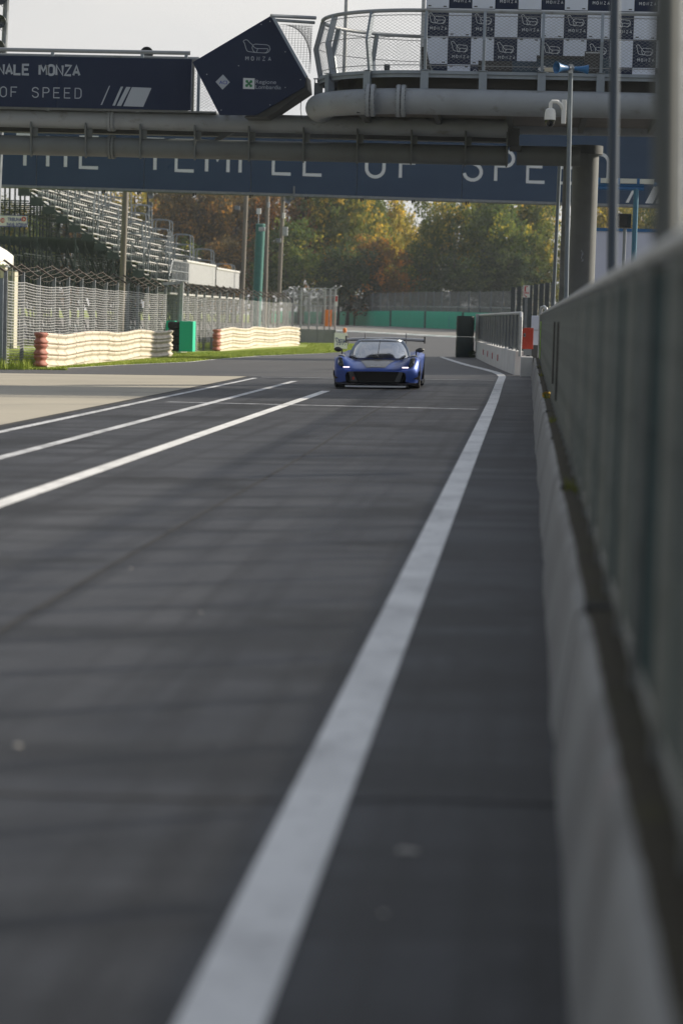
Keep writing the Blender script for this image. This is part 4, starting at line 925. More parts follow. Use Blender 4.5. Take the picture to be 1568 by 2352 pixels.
br0 = Vector((-13.75, 108)); guard_rail('shorter cream guard rail farther along, past the green box', [br0, Vector((-13.55, 122)), Vector((-12.6, 133.5))], 3, .16, 1.04, 5)

# green and black box at the end of the first guard rail
gb = thing('tyre_box', 'green and black tyre block at the far end of the nearest guard rail', 'tyre barrier', tuple(G(420, 806)))
Yg = 96.5; a, b, c, d = (P(u, 806, Yg).x for u in (373, 384, 411, 442)); zt = P(420, 737, Yg).z; zb = P(420, 807, Yg).z
o = MB().bx(c, d, Yg, Yg + .8, zb, zt).build('near_panel', green_p, gb); bevel(o, .015)
o = MB().bx(a - .2, b + .05, Yg + 1.6, Yg + 2.2, zb, zt - .01).build('far_panel', green_p, gb)
for k in range(4):
    mb = MB(); hh = (zt - zb - .03) / 4; cx, cy = (b + c) / 2 + .02, Yg + .5
    mb.lathe([(.12, .02), (.26, .0), (.32, .05), (.33, hh / 2), (.32, hh - .05), (.26, hh), (.12, hh - .02)], (cx, cy, zb + hh * k), (0, 0, 1), 18); autosmooth(mb.build('tyre', rubber, gb))

# ------------------------------------------------------------------ debris fences with cranked tops
def debris_fence(label, x0, y0, x1, y1, n, htop, arm=True, seed=1, col=galv_d, rows=30):
    rr = random.Random(seed); f = thing('debris_fence', label, 'fence', (x0, y0, zg(x0, y0)), 'wire debris fences on the left')
    d = Vector((x1 - x0, y1 - y0)); L = d.length; d.normalize(); nn = Vector((d.y, -d.x))
    def at(s, off=0): return Vector((x0, y0)) + d * s + nn * off
    tops = [htop + rr.uniform(-.04, .04) for _ in range(n + 1)]
    for k in range(n + 1):
        p = at(L * k / n); g = zg(p.x, p.y); MB().bx(p.x - .05, p.x + .05, p.y - .04, p.y + .04, g - .05, g + tops[k] + .32).build('post', galv_d, f)
        if arm:
            mb = MB(); a = Vector((p.x, p.y, g + tops[k] + .28)); e = at(L * k / n, -.52); mb.bar(a, (e.x - .05, e.y + .05, g + tops[k] + .66), .09, .05); mb.build('cranked_arm', rusty, f)
    if arm:
        for w in range(5):
            pts = []
            for k in range(n * 3 + 1):
                t = k / (n * 3); kk = min(n, int(t * n + .5)); p = at(L * t, -.52 * w / 4); g = zg(p.x, p.y)
                sag = 0 if k % 3 == 0 else -.05 - rr.uniform(0, .06); pts.append((p.x, p.y, g + tops[kk] + .28 + .38 * w / 4 + sag + rr.uniform(-.02, .02)))
            mb = MB(); mb.tube(pts, .007, 4); mb.build('barbed_wire', rusty, f)
    step = .075
    for k in range(n):      # one net per bay: horizontal rows tied by zigzag wire, bellied between the posts
        s0, s1 = L * k / n, L * (k + 1) / n; m_ = int((s1 - s0) / step); mb = MB(); ph = rr.uniform(0, 6); grid = []
        for r in range(rows + 1):
            q = r / rows; row = []
            for j in range(m_ + 1):
                t = j / m_; s = s0 + (s1 - s0) * t; p = at(s, .07 + .04 * math.sin(math.pi * t)); g = zg(p.x, p.y)
                ht = tops[k] * (1 - t) + tops[k + 1] * t
                row.append(Vector((p.x, p.y, g + .03 + q * ht - .022 * math.sin(math.pi * t))))
            grid.append(row)
        rw = .0045
        for r in range(rows + 1):
            for j in range(0, m_ , 3):
                a, b = grid[r][j], grid[r][min(j + 3, m_)]; u = Vector((0, 0, rw * 1.9)); mb.face([a - u, b - u, b + u, a + u])
            if r < rows:
                for j in range(m_):
                    a, b = (grid[r][j], grid[r + 1][j + 1]) if (j + r) % 2 else (grid[r][j + 1], grid[r + 1][j])
                    u = Vector((d.x, d.y, 0)) * rw; mb.face([a - u, a + u, b + u, b - u])
        mb.build('wire_net', wire_m, f)
    return f
fz = 2.38
debris_fence('tall wire debris fence with cranked posts behind the nearest guard rail', -14.5, 66.6, -14.6, 97.0, 13, fz, seed=2)
debris_fence('wire debris fence continuing past the gap by the green box', -14.7, 101.5, -14.6, 150, 18, fz, seed=4)
p = G(3, 842); o = MB().bx(p.x - .09, p.x + .03, p.y - .06, p.y + .06, p.z - .05, P(3, 638, p.y).z).build('end_post', post_m, loc=p)
tag(o, 'dark thick post at the left edge, end of the nearest wire fence', 'post')
gt = thing('gate_frame', 'open galvanised gate frame in the gap between the wire fences', 'gate', (-14.6, 98, -.2))
xg = P(418, 700, 99).x
for uu in (414,): mb = MB(); mb.bar((P(uu, 730, 99).x, 99, -.2), (P(uu + 4, 648, 99).x, 99, P(uu, 648, 99).z), .14); mb.build('post', galv, gt)
mb = MB(); mb.bar(P(372, 652, 98.5), P(418, 648, 99), .12); mb.build('lintel', galv_d, gt)
mb = MB()
for k in range(28):
    a = P(378 + k * 1.3, 660, 99.5); mb.tube([(a.x, 99.5, -.2), (a.x - .0, 99.5, a.z)], .006, 3)
for k in range(26): z = -.2 + k * .1; mb.tube([(P(376, 700, 99.5).x, 99.5, z), (P(414, 700, 99.5).x, 99.5, z)], .006, 3)
mb.build('wire_net', wire_d, gt)

# ------------------------------------------------------------------ grandstand
GX, GZ, GY0, GY1 = P(362, 640, 120).x, P(362, 640, 120).z, 120.0, 150.0
TR, RS, NR = .65, .435, 17
gsd = thing('grandstand', 'open scaffold grandstand with rows of pale aluminium benches and hoop rails', 'grandstand', (GX, GY0, 0))
def rowx(k): return GX - TR * k
def rowz(k): return GZ + RS * k
aisles = [(120.0, 121.5), (129.0, 130.2), (138.3, 139.5), (147.6, 148.8)]
bays = [(121.6, 128.9), (130.3, 138.2), (139.6, 147.5), (148.9, 150.5)]
for k in range(NR):
    x, z = rowx(k), rowz(k)
    for y0, y1 in bays:
        MB().bx(x - .30, x - .04, y0, y1, z + .40, z + .45).build('seat_plank', alu, gsd)
        MB().bx(x - .66, x - .10, y0, y1, z - .03, z + .01).build('tread_plank', alu, gsd)
        mb = MB(); n = int((y1 - y0) / .62)
        for j in range(n + 1):
            y = y0 + .1 + (y1 - y0 - .2) * j / max(1, n); mb.bx(x - .26, x - .20, y - .03, y + .03, z + .01, z + .40)
            if j < n: mb.bx(x - .64, x - .625, y + .05, y + .53, z + .02, z + RS - .05)
        mb.build('seat_bracket', scaf, gsd)['kind'] = 'stuff'
    for y0, y1 in aisles:
        MB().bx(x - .60, x - .02, y0, y1, z - .03, z + .02).build('step', alu, gsd)
        MB().bx(x - .32, x - .02, y0 + .02, y1 - .02, z - .25, z - .2).build('half_step', alu, gsd)
    # dark end boxes below the near stair and net of its guard
    MB().bx(x - .62, x - .04, GY0 - .02, GY0 + .06, z - .40, z - .04).build('end_plate', scaf, gsd)
for ai, (y0, y1) in enumerate(aisles):
    for k in range(0, NR):
        x, z = rowx(k), rowz(k)
        for yy in ((y0 + .02, y1 - .02) if ai else (y0 + .02, y1 - .02)):
            if ai == 0 and yy == y0 + .02:
                MB().tube([(x - .05, yy, z), (x - .05, yy, z + .75)], .028, 6).build('stair_post', galv_d, gsd); continue
            if k % 2: continue
            mb = MB(); mb.tube([(x - .72, yy, z + .2), (x - .72, yy, z + 1.25), (x - .66, yy, z + 1.36), (x - .50, yy, z + 1.40), (x + .12, yy, z + 1.38), (x + .28, yy, z + 1.32), (x + .33, yy, z + 1.18), (x + .33, yy, z - .1)], .036, 6)
            autosmooth(mb.build('hoop_rail', mat('hoop_steel', (.26, .29, .31), .5, .4), gsd))
mb = MB(); mb.tube([(rowx(0), GY0 + .02, GZ + .75), (rowx(NR - 1), GY0 + .02, rowz(NR - 1) + .75)], .03, 6); mb.build('stair_rail', galv_d, gsd)
ys = [120.05, 122.6, 125.2, 127.8, 130.4, 133, 135.6, 138.2, 140.8, 143.4, 146, 148.6, 150.4]
for yi, y in enumerate(ys):
    mb = MB(); mb.bar((rowx(-.3), y, GZ - .42), (rowx(NR), y, rowz(NR) - .25), .12, .10)
    mb.build('stringer', scaf, gsd)
    for k in range(0, NR + 1, 3):
        x = rowx(k) - .3; g = zg(x, y); mb = MB(); mb.bar((x, y, g), (x, y, rowz(k) - .35), .085); mb.build('scaffold_post', scaf, gsd)
    mb = MB()
    for zz in (1.6, 3.2, 5.0, 6.8):
        k = max(0, (zz - GZ + .5) / RS); mb.bar((rowx(k) - .3, y, zz), (rowx(NR), y, zz), .07)
    for k in range(0, NR, 3): mb.bar((rowx(k) - .3, y, zg(rowx(k), y) + .2), (rowx(k + 3) - .3, y, min(rowz(k + 2) - .4, 4.8)), .06)
    mb.build('scaffold_brace', scaf, gsd)
mb = MB()
for k in range(0, NR, 2):
    for zz in (2.2, 4.2, 6.2):
        if zz < rowz(k) - .5: mb.bar((rowx(k) - .3, GY0, zz), (rowx(k) - .3, GY1, zz), .06)
mb.build('scaffold_ledger', scaf, gsd)
# corrugated parapets at the front, railing of the foot landing
for (y0, y1, zt) in ((127.4, 139.3, 4.12), (139.8, 151.0, 4.0)):
    rows = []; n = int((y1 - y0) / .11)
    for zz in (3.02, zt): rows.append([(GX + .33 + (.05 if j % 4 < 2 else 0), y0 + (y1 - y0) * j / n, zz) for j in range(n + 1)])
    mb = MB(); mb.grid(rows); o = mb.build('parapet_sheet', mat('pale_sheet', (.36, .37, .38), .5, .3, var=.1), gsd)
    mb = MB(); pts = [(GX + .36, y0 + (y1 - y0) * j / 40, zt + .05 + .015 * math.sin(j * 1.9)) for j in range(41)]; mb.tube(pts, .075, 8); autosmooth(mb.build('parapet_roll', mat('dull_white_roll', (.5, .5, .48), .7), gsd))
mb = MB()
for y in (121.5, 123, 124.5, 126, 127.3): mb.tube([(GX + .5, y, 2.4), (GX + .5, y, 4.05)], .035, 6)
for zz in (4.05, 3.55, 3.1): mb.tube([(GX + .5, 120.5, zz - .8 if zz > 4 else zz), (GX + .5, 121.5, zz), (GX + .5, 127.3, zz)], .03, 6)
for k in range(30): mb.tube([(GX + .5, 121.5 + k * .2, 3.1), (GX + .5, 121.5 + k * .2, 4.05)], .012, 4)
mb.build('landing_rail', galv_d, gsd)
MB().bx(GX - .1, GX + .55, 120.6, 151, 2.35, 2.45).build('landing', alu, gsd)
mb = MB()
for k in range(40):
    mb.bx(GX + .42, GX + .46, 121 + k * .75, 121.06 + k * .75, zg(GX, 130), 2.35)
mb.build('landing_post', scaf, gsd)
mb = MB(); n = 60; rows = []
for zz in (rowz(NR - 1) - .2, rowz(NR - 1) + 1.6): rows.append([(rowx(NR) + (.05 if j % 4 < 2 else 0), 129 + 22 * j / (n * 2), zz) for j in range(n * 2 + 1)])
mb.grid(rows); mb.build('back_sheet', MATS['pale_sheet'], gsd)
# grandstand sign
a, b = P(-30, 492, 119.6), P(63, 521, 119.6)
ts = thing('grandstand_sign', 'white sign lettered in blue with red discs on the scaffold', 'sign', (a.x, 119.6, b.z))
MB().bx(a.x, b.x, 119.6, 119.63, b.z, a.z).build('board', white_s, ts)
mb = MB(); hz = a.z - b.z
for (x0, x1, z0, z1) in ((a.x, b.x, b.z, b.z + .03), (a.x, b.x, a.z - .03, a.z), (b.x - .03, b.x, b.z, a.z)): mb.bx(x0, x1, 119.59, 119.598, z0, z1)
fonttext(mb, 'TRIBUNA', P(17, 507, 119.59), XR, ZU, hz * .30, P(50, 500, 119.6).x - P(17, 500, 119.6).x, .03)
fonttext(mb, 'PARAB. INTERNA', P(15.5, 518, 119.59), XR, ZU, hz * .28, P(61.5, 500, 119.6).x - P(15.5, 500, 119.6).x, .03)
mb.build('print', blue_i, ts)
mb = MB()
for u, v in ((6, 505.5), (54.5, 502.5)):
    c = P(u, v, 119.585); mb.face([c + Vector((math.cos(k * math.pi / 8), 0, math.sin(k * math.pi / 8))) * (hz * .21) for k in range(16)])
mb.build('red_disc', red_i, ts)
mb = MB(); fonttext(mb, '23', P(2.5, 508, 119.575), XR, ZU, hz * .2, .18, .03); fonttext(mb, '6', P(52.5, 505, 119.575), XR, ZU, hz * .2, .1, .03); mb.build('disc_number', white_s, ts)

# ------------------------------------------------------------------ tent and huts behind the fence, left edge
tx1 = P(31, 590, 103).x; tz0, tz1 = P(20, 606, 100).z, P(20, 583, 100).z
tn = thing('white_tent', 'corner of a white pop up tent behind the wire fence, left edge', 'tent', (tx1 - 1.5, 101.5, 0))
mb = MB(); rows = []
for k in range(7):
    t = k / 6; e = 1.5 * (1 - t); zz = tz1 + 1.0 * (t ** .8); rows.append([(tx1 - 1.5 + sx * e, 101.5 + sy * e, zz - (.05 * math.sin(math.pi * t))) for sx, sy in ((-1, -1), (1, -1), (1, 1), (-1, 1))])
mb.grid(rows, True); mb.build('canopy', white_s, tn)
mb = MB(); n = 24
for sx0, sy0, sx1, sy1 in ((-1, -1, 1, -1), (1, -1, 1, 1), (1, 1, -1, 1), (-1, 1, -1, -1)):
    rows = []
    for zz, am in ((tz1, 0), (tz0, .03)): rows.append([(tx1 - 1.5 + 1.5 * (sx0 + (sx1 - sx0) * j / n) + am * math.sin(j * 1.7), 101.5 + 1.5 * (sy0 + (sy1 - sy0) * j / n) + am * math.cos(j * 2.3), zz + (.03 * math.sin(j * 1.1) if am else 0)) for j in range(n + 1)])
    mb.grid(rows)
mb.build('valance', white_s, tn)
for sx, sy in ((-1, -1), (1, -1), (1, 1), (-1, 1)): MB().bx(tx1 - 1.5 + sx * 1.45 - .03, tx1 - 1.5 + sx * 1.45 + .03, 101.5 + sy * 1.45 - .03, 101.5 + sy * 1.45 + .03, -.3, tz1).build('leg', galv_d, tn)
for i, (u0, u1, v0, lab) in enumerate(((-10, 12, 612, 'larger beige hut under the white tent behind the wire fence'), (19, 34, 622, 'small pale box beside the beige hut behind the wire fence'))):
    a, b = P(u0, v0, 104), P(u1, v0, 104); h_ = thing('hut', lab, 'hut', (a.x, 104, -.3))
    MB().bx(a.x, b.x, 104, 104.5 + i * .2, -.3, a.z).build('wall', mat('beige_sheet', (.52, .49, .40), .7, var=.1), h_); MB().bx(a.x - .05, b.x + .05, 103.95, 104.8, a.z, a.z + .05).build('roof', galv_d, h_); MB().bx(a.x + .05, a.x + .2, 103.985, 103.995, 0.2, a.z - .2).build('door', galv_d, h_)

# ------------------------------------------------------------------ tall poles on the left
pole('utility_pole', 'thick weathered pole in front of the grandstand benches', 293, 300, 281, 655, 100, .125, wood_pole)
pole('utility_pole', 'weathered pole left of the green column, with a small box', 567, 405, 556.5, 672, 152, .135, wood_pole)
pole('utility_pole', 'weathered pole just right of the green column', 616, 405, 609.5, 665, 156, .125, wood_pole)
pole('utility_pole', 'rightmost weathered pole with a grey box and round horn', 652, 405, 641, 668, 150, .125, wood_pole)
a, b = P(582, 515, 160), P(606, 660, 160)
gc = thing('green_column', 'stout teal green column with a flat cap between the poles', 'column', ((a.x + b.x) / 2, 160, 0))
mb = MB(); xc = (a.x + b.x) / 2; mb.tube([(xc - .1, 160, -.2), (xc + .08, 160, a.z)], .31, 20); autosmooth(mb.build('shaft', mat('teal_green', (.035, .17, .145), .5, var=.15), gc))
mb = MB(); mb.tube([(xc + .08, 160, a.z), (xc + .08, 160, a.z + .05)], .33, 20); mb.build('cap', mat('teal_cap', (.2, .42, .38), .6), gc)
mb = MB(); q = P(594, 490, 160); mb.bx(q.x - .02, q.x + .02, 159.98, 160.02, a.z, q.z); mb.bx(q.x - .14, q.x + .14, 159.9, 160.1, P(594, 491, 160).z, P(594, 478, 160).z); mb.build('lamp_box', white_s, gc)
for i, (u, v, Y, w, h, mm, lab) in enumerate(((655, 531, 149.8, .32, .55, galv, 'grey equipment box strapped to the rightmost weathered pole'), (652, 495, 149.8, .16, .36, white_s, 'small white box high on the rightmost weathered pole'), (545, 477, 151.8, .34, .26, galv_d, 'pale camera box on the weathered pole left of the green column'), (617, 470, 155.8, .15, .36, galv, 'small grey box high on the pole right of the green column'), (602, 526, 155.8, .42, .26, galv, 'grey camera box on the pole right of the green column, lower'), (640, 552, 149.8, .3, .28, galv_d, 'dark grey round box low on the rightmost weathered pole'))):
    c = P(u, v, Y); bb = thing('pole_box', lab, 'box', (c.x, c.y, c.z - h / 2), 'boxes on the weathered poles'); o = MB().bx(c.x - w / 2, c.x + w / 2, Y - .2, Y, c.z - h / 2, c.z + h / 2).build('body', mm, bb); bevel(o, .03)
    MB().bx(c.x - w * .55, c.x + w * .55, Y - .0, Y + .05, c.z - .03, c.z + .03).build('strap', dark_m, bb)
c = P(663, 458, 149.7); hr = thing('round_horn', 'round grey horn loudspeaker high on the rightmost weathered pole', 'loudspeaker', tuple(c))
mb = MB(); mb.lathe([(.02, .0), (.06, -.25), (.15, -.45), (.24, -.55), (.25, -.57), (.22, -.56), (.1, -.4), (.0, -.3)], c + Vector((0, .2, 0)), (0, 1, .0), 18); autosmooth(mb.build('bell', galv_d, hr)); mb = MB(); mb.bar(c + Vector((0, 0, 0)), P(649, 460, 149.9), .05); mb.build('bracket', dark_m, hr)

# floodlight masts
def flood(parent, c, r, name='floodlight_head', face=(.2, -1, -.15)):
    d = Vector(face).normalized(); mb = MB(); mb.lathe([(0.0, r * .95), (r * .45, r * .85), (r * .85, r * .45), (r, 0), (r * 1.03, -.02), (r * .98, -.04), (r * .7, .02), (0, .06)], c, -d, 20)
    o = autosmooth(mb.build(name, mat('flood_housing', (.05, .06, .065), .35, .3), parent)); return o
fm = thing('floodlight_mast', 'mast of big round floodlights cut by the top left corner', 'floodlight', (P(-14, 600, 72).x, 72.4, zg(-15.5, 72)))
mb = MB(); px = P(-12, 300, 72).x; mb.tube([(px - .1, 72.4, -.3), (px + .25, 72.4, 12.5)], .09, 10); mb.build('mast', galv_d, fm)
for u, v in ((1, -6), (-2, 48), (-5, 106), (-9, 166)):
    c = P(u, v, 72); o = flood(fm, c, .20); mb = MB(); mb.tube([c + Vector((0, .1, -.2)), c + Vector((.2, .15, -.38)), c + Vector((.22, .1, -.02))], .012, 5); mb.build('yoke', galv_d, fm)
fg = thing('gangway_floodlight', 'round dark floodlight sitting above the gangway sign', 'floodlight', tuple(P(337, 140, 54.3)))
flood(fg, P(337, 121, 55.2), .145); c = P(338, 133, 55.2); mb = MB(); mb.bx(c.x - .05, c.x + .05, 55.15, 55.25, 6.05, c.z); mb.build('stem', galv, fg)
f4 = thing('floodlight_mast', 'far mast with four small round lamps left of the trees', 'floodlight', (P(342, 560, 165).x, 165, -.3))
mb = MB(); a = P(349, 420, 165); mb.tube([(P(336, 600, 165).x, 165, -.3), (a.x - .25, 165, a.z)], .09, 8); mb.build('mast', dark_m, f4)
for u, v in ((346.5, 449), (345, 469.5), (343.5, 489.5), (341.5, 508)): flood(f4, P(u, v, 164.5), .21, face=(-.25, -1, 0)).data.materials[0] = galv_d

# ------------------------------------------------------------------ concrete barrier, cage, small things before the race track
cb = thing('concrete_barrier', 'grey concrete barrier at the tip of the grass island', 'barrier', (-12.8, 146, -.2))
xl, xr = P(686, 770, 146).x, P(771, 770, 146).x
for k in range(2):
    w = (xr - xl) / 2; x0 = xl + w * k; o = MB().prism([(x0 + .01, 146, -.25), (x0 + .01, 146.5, -.25), (x0 + .01, 146.35, P(720, 756, 146).z), (x0 + .01, 146.12, P(720, 756, 146).z)], (w - .02, 0, 0)).build('barrier_block', conc_d, cb, fix=True)
tr_ = thing('tyre_row', 'short row of black tyres at the end of the concrete barrier', 'tyre barrier', (P(780, 765, 148).x, 148, -.2))
for k in range(5):
    c = P(771 + k * 5, 768, 148); mb = MB()
    for j in range(2): mb.lathe([(.12, .01), (.26, 0), (.30, .05), (.30, .19), (.26, .24), (.12, .23)], (c.x, 148 + .3 * (k % 2), -.18 + j * .26), (0, 0, 1), 14)
    autosmooth(mb.build('tyre', rubber, tr_))
c = P(791.5, 757, 147.6); ol = thing('orange_marker', 'orange marker drum at the end of the tyre row', 'marker', (c.x, 147.6, -.2))
mb = MB(); mb.lathe([(.06, -.9), (.07, -.3), (.08, -.14), (.11, -.10), (.12, 0), (.10, .08), (.05, .12), (0, .13)], c, (0, 0, 1), 14); autosmooth(mb.build('drum', orange_p, ol)); mb = MB(); mb.lathe([(.072, -.30), (.085, -.27), (.085, -.22), (.078, -.19)], c, (0, 0, 1), 14); mb.build('band', white_s, ol)
for i, u in enumerate((694.5, 701)):
    c = G(u, 786.5); ex = thing('fire_bottle', ('red extinguisher bottle by the concrete barrier, left one of two', 'red extinguisher bottle by the concrete barrier, right one of two')[i], 'extinguisher', tuple(c), 'extinguishers by the concrete barrier')
    mb = MB(); mb.lathe([(0, 0), (.09, 0), (.1, .03), (.1, .36), (.07, .44), (.03, .47), (0, .47)], (c.x, c.y, c.z), (0, 0, 1), 14); autosmooth(mb.build('bottle', red_p if i == 0 else mat('dull_red', (.3, .05, .05), .5), ex)); MB().bx(c.x - .02, c.x + .07, c.y - .02, c.y + .02, c.z + .46, c.z + .53).build('valve', black_m, ex)
cg = thing('mesh_cage', 'galvanised mesh cage fence with outward cranked tops by the marshal post', 'fence', (-13, 149, 0))
Yc = 149.0
cage_px = ((655, 690, 668, 152), (672, 690, 665, 152), (690, 748, 661, 149), (709, 748, 672, 151), (728, 748, 675, 151), (745, 748, 660, 149), (757, 748, 664, 150), (769, 748, 664, 149))
for i, (u, vb, vt, Y) in enumerate(cage_px):
    a, b = P(u, 748, Y), P(u + 1.8, vt, Y); mb = MB(); mb.bar((a.x, Y, -.2), (b.x, Y, b.z), .11); mb.build('post', galv, cg)
    if i not in (2, 5):
        mb = MB(); mb.bar((b.x, Y, b.z), (b.x + .35, Y - .1, b.z + .22), .07); mb.build('cranked_arm', galv, cg)
mb = MB()
for v, Y in ((661, 149), (676, 150), (747, 149), (700, 150)): mb.bar(P(690 if Y == 149 else 655, v, Y), P(770, v + 2, Y), .05)
mb.build('cross_bar', galv, cg)
mb = MB()
for k in range(90):
    u = 650 + k * 1.36; a, b = P(u, 748, 150.2), P(u + 2, 666, 150.2); mb.tube([a, b], .008, 3, cap=False)
for k in range(45): v = 666 + k * 1.85; mb.tube([P(650, v, 150.2), P(770, v + 2.5, 150.2)], .008, 3, cap=False)
mb.build('wire_mesh', wire_m, cg)
for i, u in enumerate((749.5, 758.5)):
    a, b = P(u, 749, 148.5), P(u + .5, 711, 148.5); o = MB().bx(a.x - (.10 if i == 0 else .05), a.x + (.10 if i == 0 else .05), 148.5, 148.6, a.z, b.z).build('orange_strip', orange_p, cg)
q = P(771, 690, 148.6); rs = thing('marshal_sign', 'small white and red marker plate at the cage corner', 'sign', tuple(q))
MB().bx(q.x - .05, q.x + .12, 148.6, 148.62, q.z - .35, q.z + .35).build('plate', white_s, rs); MB().bx(q.x - .03, q.x + .10, 148.59, 148.598, q.z - .05, q.z + .28).build('red_print', red_i, rs)

# small circuit sign beside the car
a, b = P(767, 803, 118), P(797, 764.5, 118)
ms = thing('circuit_sign', 'small white board with circuit outline logo standing on the grass', 'sign', (b.x, 118, zg(b.x, 118)))
o = MB().bx(a.x, b.x, 118, 118.03, a.z, b.z).build('board', mat('bright_white_board', (.86, .87, .90), .4), ms)
w, h = b.x - a.x, b.z - a.z; mb = MB(); logo(mb, (a.x + w * .1, 117.99, a.z + h * .40), XR, ZU, w * .74, h * .30, .034); mb.build('circuit_logo', blue_i, ms)
mb = MB(); write(mb, 'MONZA', (a.x + w * .2, 117.99, a.z + h * .28), XR, ZU, h * .10, 1.6, .30, xs=.95); mb.build('lettering', blue_i, ms)
for x in (a.x + .04, b.x + .0): MB().bx(x - .02, x + .025, 118.03, 118.07, zg(x, 118) - .02, b.z).build('leg', galv, ms)

# ------------------------------------------------------------------ far green tyre wall and mesh fence
gw_px = ((600, 740), (690, 742), (763, 745), (860, 748.5), (950, 752), (1045, 756), (1180, 764))
gwp = [G(u, v) for u, v in gw_px]
gw = thing('green_tyre_wall', 'long bright green barrier around the far gravel trap', 'barrier', tuple(gwp[2]))
acc = 0
def gl(t):
    t = max(0, min(len(gwp) - 1.0001, t)); i = int(t); return gwp[i].lerp(gwp[i + 1], t - i)
NP = 7
for k in range(NP):
    t0, t1 = (len(gwp) - 1) * (k + .01) / NP, (len(gwp) - 1) * (k + .99) / NP; a, b = gl(t0), gl(t1); hh = 1.72 + R.uniform(-.03, .03); mid = a.lerp(b, .5)
    mb = MB(); rows = []
    for zz, off in ((-.05, 0), (.3, -.04), (.9, -.05), (hh - .05, -.02), (hh, .05), (hh, .7)):
        rows.append([(p.x, p.y + off + R.uniform(-.02, .02), p.z + zz) for p in [gl(t0 + (t1 - t0) * e_ / 12) for e_ in range(13)]])
    mb.grid(rows); autosmooth(mb.build('belt_panel', green_p, gw), 50)
    j = gl((len(gwp) - 1) * k / NP); MB().bx(j.x - .14, j.x + .14, j.y - .02, j.y + .1, j.z - .02, j.z + hh - .03).build('joint_cover', dark_m, gw)
a, b = P(1030, 751, 232), P(1046, 727, 232); ad = thing('blue_advert', 'small blue advert panel on the far green barrier, next to tyre bundle', 'sign', tuple(a))
gy = gl(4.85).y - .12; a, b = P(1030, 751, gy), P(1052, 727, gy)
MB().bx(a.x, b.x, gy, gy + .03, a.z, b.z).build('panel', mat('advert_blue', (.08, .16, .42), .5), ad)
mb = MB()
for k in range(4): z = a.z + .2 + .22 * k; mb.bx(a.x + .12, b.x - .15, gy - .01, gy - .004, z, z + .09)
mb.build('print', white_p, ad)
ffn = thing('far_mesh_fence', 'long grey mesh fence on posts behind the far green barrier', 'fence', tuple(gwp[3]))
NFP = 26; t_a, t_b = 1.0, 6.0
fp = [gl(t_a + (t_b - t_a) * k / NFP) + Vector((0, 1.6, 0)) for k in range(NFP + 1)]
for k, p in enumerate(fp):
    MB().bx(p.x - .06, p.x + .06, p.y - .06, p.y + .06, p.z, p.z + 3.75).build('post', galv_d, ffn)
    if k < NFP:
        q = fp[k + 1]; MB().prism([(p.x + .06, p.y, p.z + .3), (q.x - .06, q.y, q.z + .3), (q.x - .06, q.y, q.z + 3.7), (p.x + .06, p.y, p.z + 3.7)], (0, .01, 0)).build('mesh_panel', far_mesh, ffn)
mb = MB(); mb.tube([p + Vector((0, -.07, 2.2)) for p in fp], .04, 6); mb.build('mid_rail', galv, ffn)
for p, q in zip(fp[6:], fp[7:]): MB().prism([(p.x, p.y + 2.4, p.z), (q.x - .02, q.y + 2.4, q.z), (q.x - .02, q.y + 2.4, q.z + 2.1), (p.x, p.y + 2.4, p.z + 2.1)], (0, .06, 0)).build('rear_board', conc_d, ffn)

# ------------------------------------------------------------------ grass blades (stuff)
def grass_patch(name, label, region, n, hmin, hmax, seed, m):
    rr = random.Random(seed); v = []; f = []
    for _ in range(n):
        x, y = region(rr); g = zg(x, y); h = rr.uniform(hmin, hmax); a = rr.uniform(0, math.pi); w = .012 + y * .00012
        dx, dy = math.cos(a) * w, math.sin(a) * w; i = len(v)
        v += [(x - dx, y - dy, g), (x + dx, y + dy, g), (x + rr.uniform(-.05, .05), y + rr.uniform(-.05, .05), g + h)]; f.append((i, i + 1, i + 2))
    me = bpy.data.meshes.new(name); me.from_pydata(v, [], f); me.materials.append(m); o = bpy.data.objects.new(name, me); COL.objects.link(o); o['kind'] = 'stuff'; tag(o, label, 'grass'); return o
E2 = [Vector(p) for p in edge[1:12]]
def xe(y):
    for a, b in zip(E2, E2[1:]):
        if a.y <= y <= b.y: return a.x + (b.x - a.x) * (y - a.y) / (b.y - a.y + 1e-6)
    return -12.6 if y < 80 else -9
gm = layered('grass_blade', (0.27, 0.35, 0.04), [((0.38, 0.44, 0.07), 1.2, (1, 1, 1), .4, .65, .9), ((0.24, 0.20, 0.08), 2.6, (1, 1, 1), .62, .75, .7)], rough=.7)
def reg1(rr):
    y = 66.2 + 80 * rr.random() ** 1.3; x1 = xe(y) - .1 ; return x1 - (rr.random() ** 1.2) * 4.0, y
grass_patch('verge_grass', 'short bright grass along the track edge below the guard rails', reg1, 110000, .025, .075, 1, gm)
def reg2(rr): return -13.75 - rr.random() * 2.4, 65.8 + rr.random() * 28
grass_patch('tall_grass', 'taller rough grass under the wire fence behind the guard rail', reg2, 16000, .08, .34, 2, gm)
def reg3(rr): return -15.2 - rr.random() * 3, 66 + rr.random() * 60
grass_patch('back_grass', 'grass on the bank seen through the wire fence', reg3, 14000, .08, .25, 3, gm)

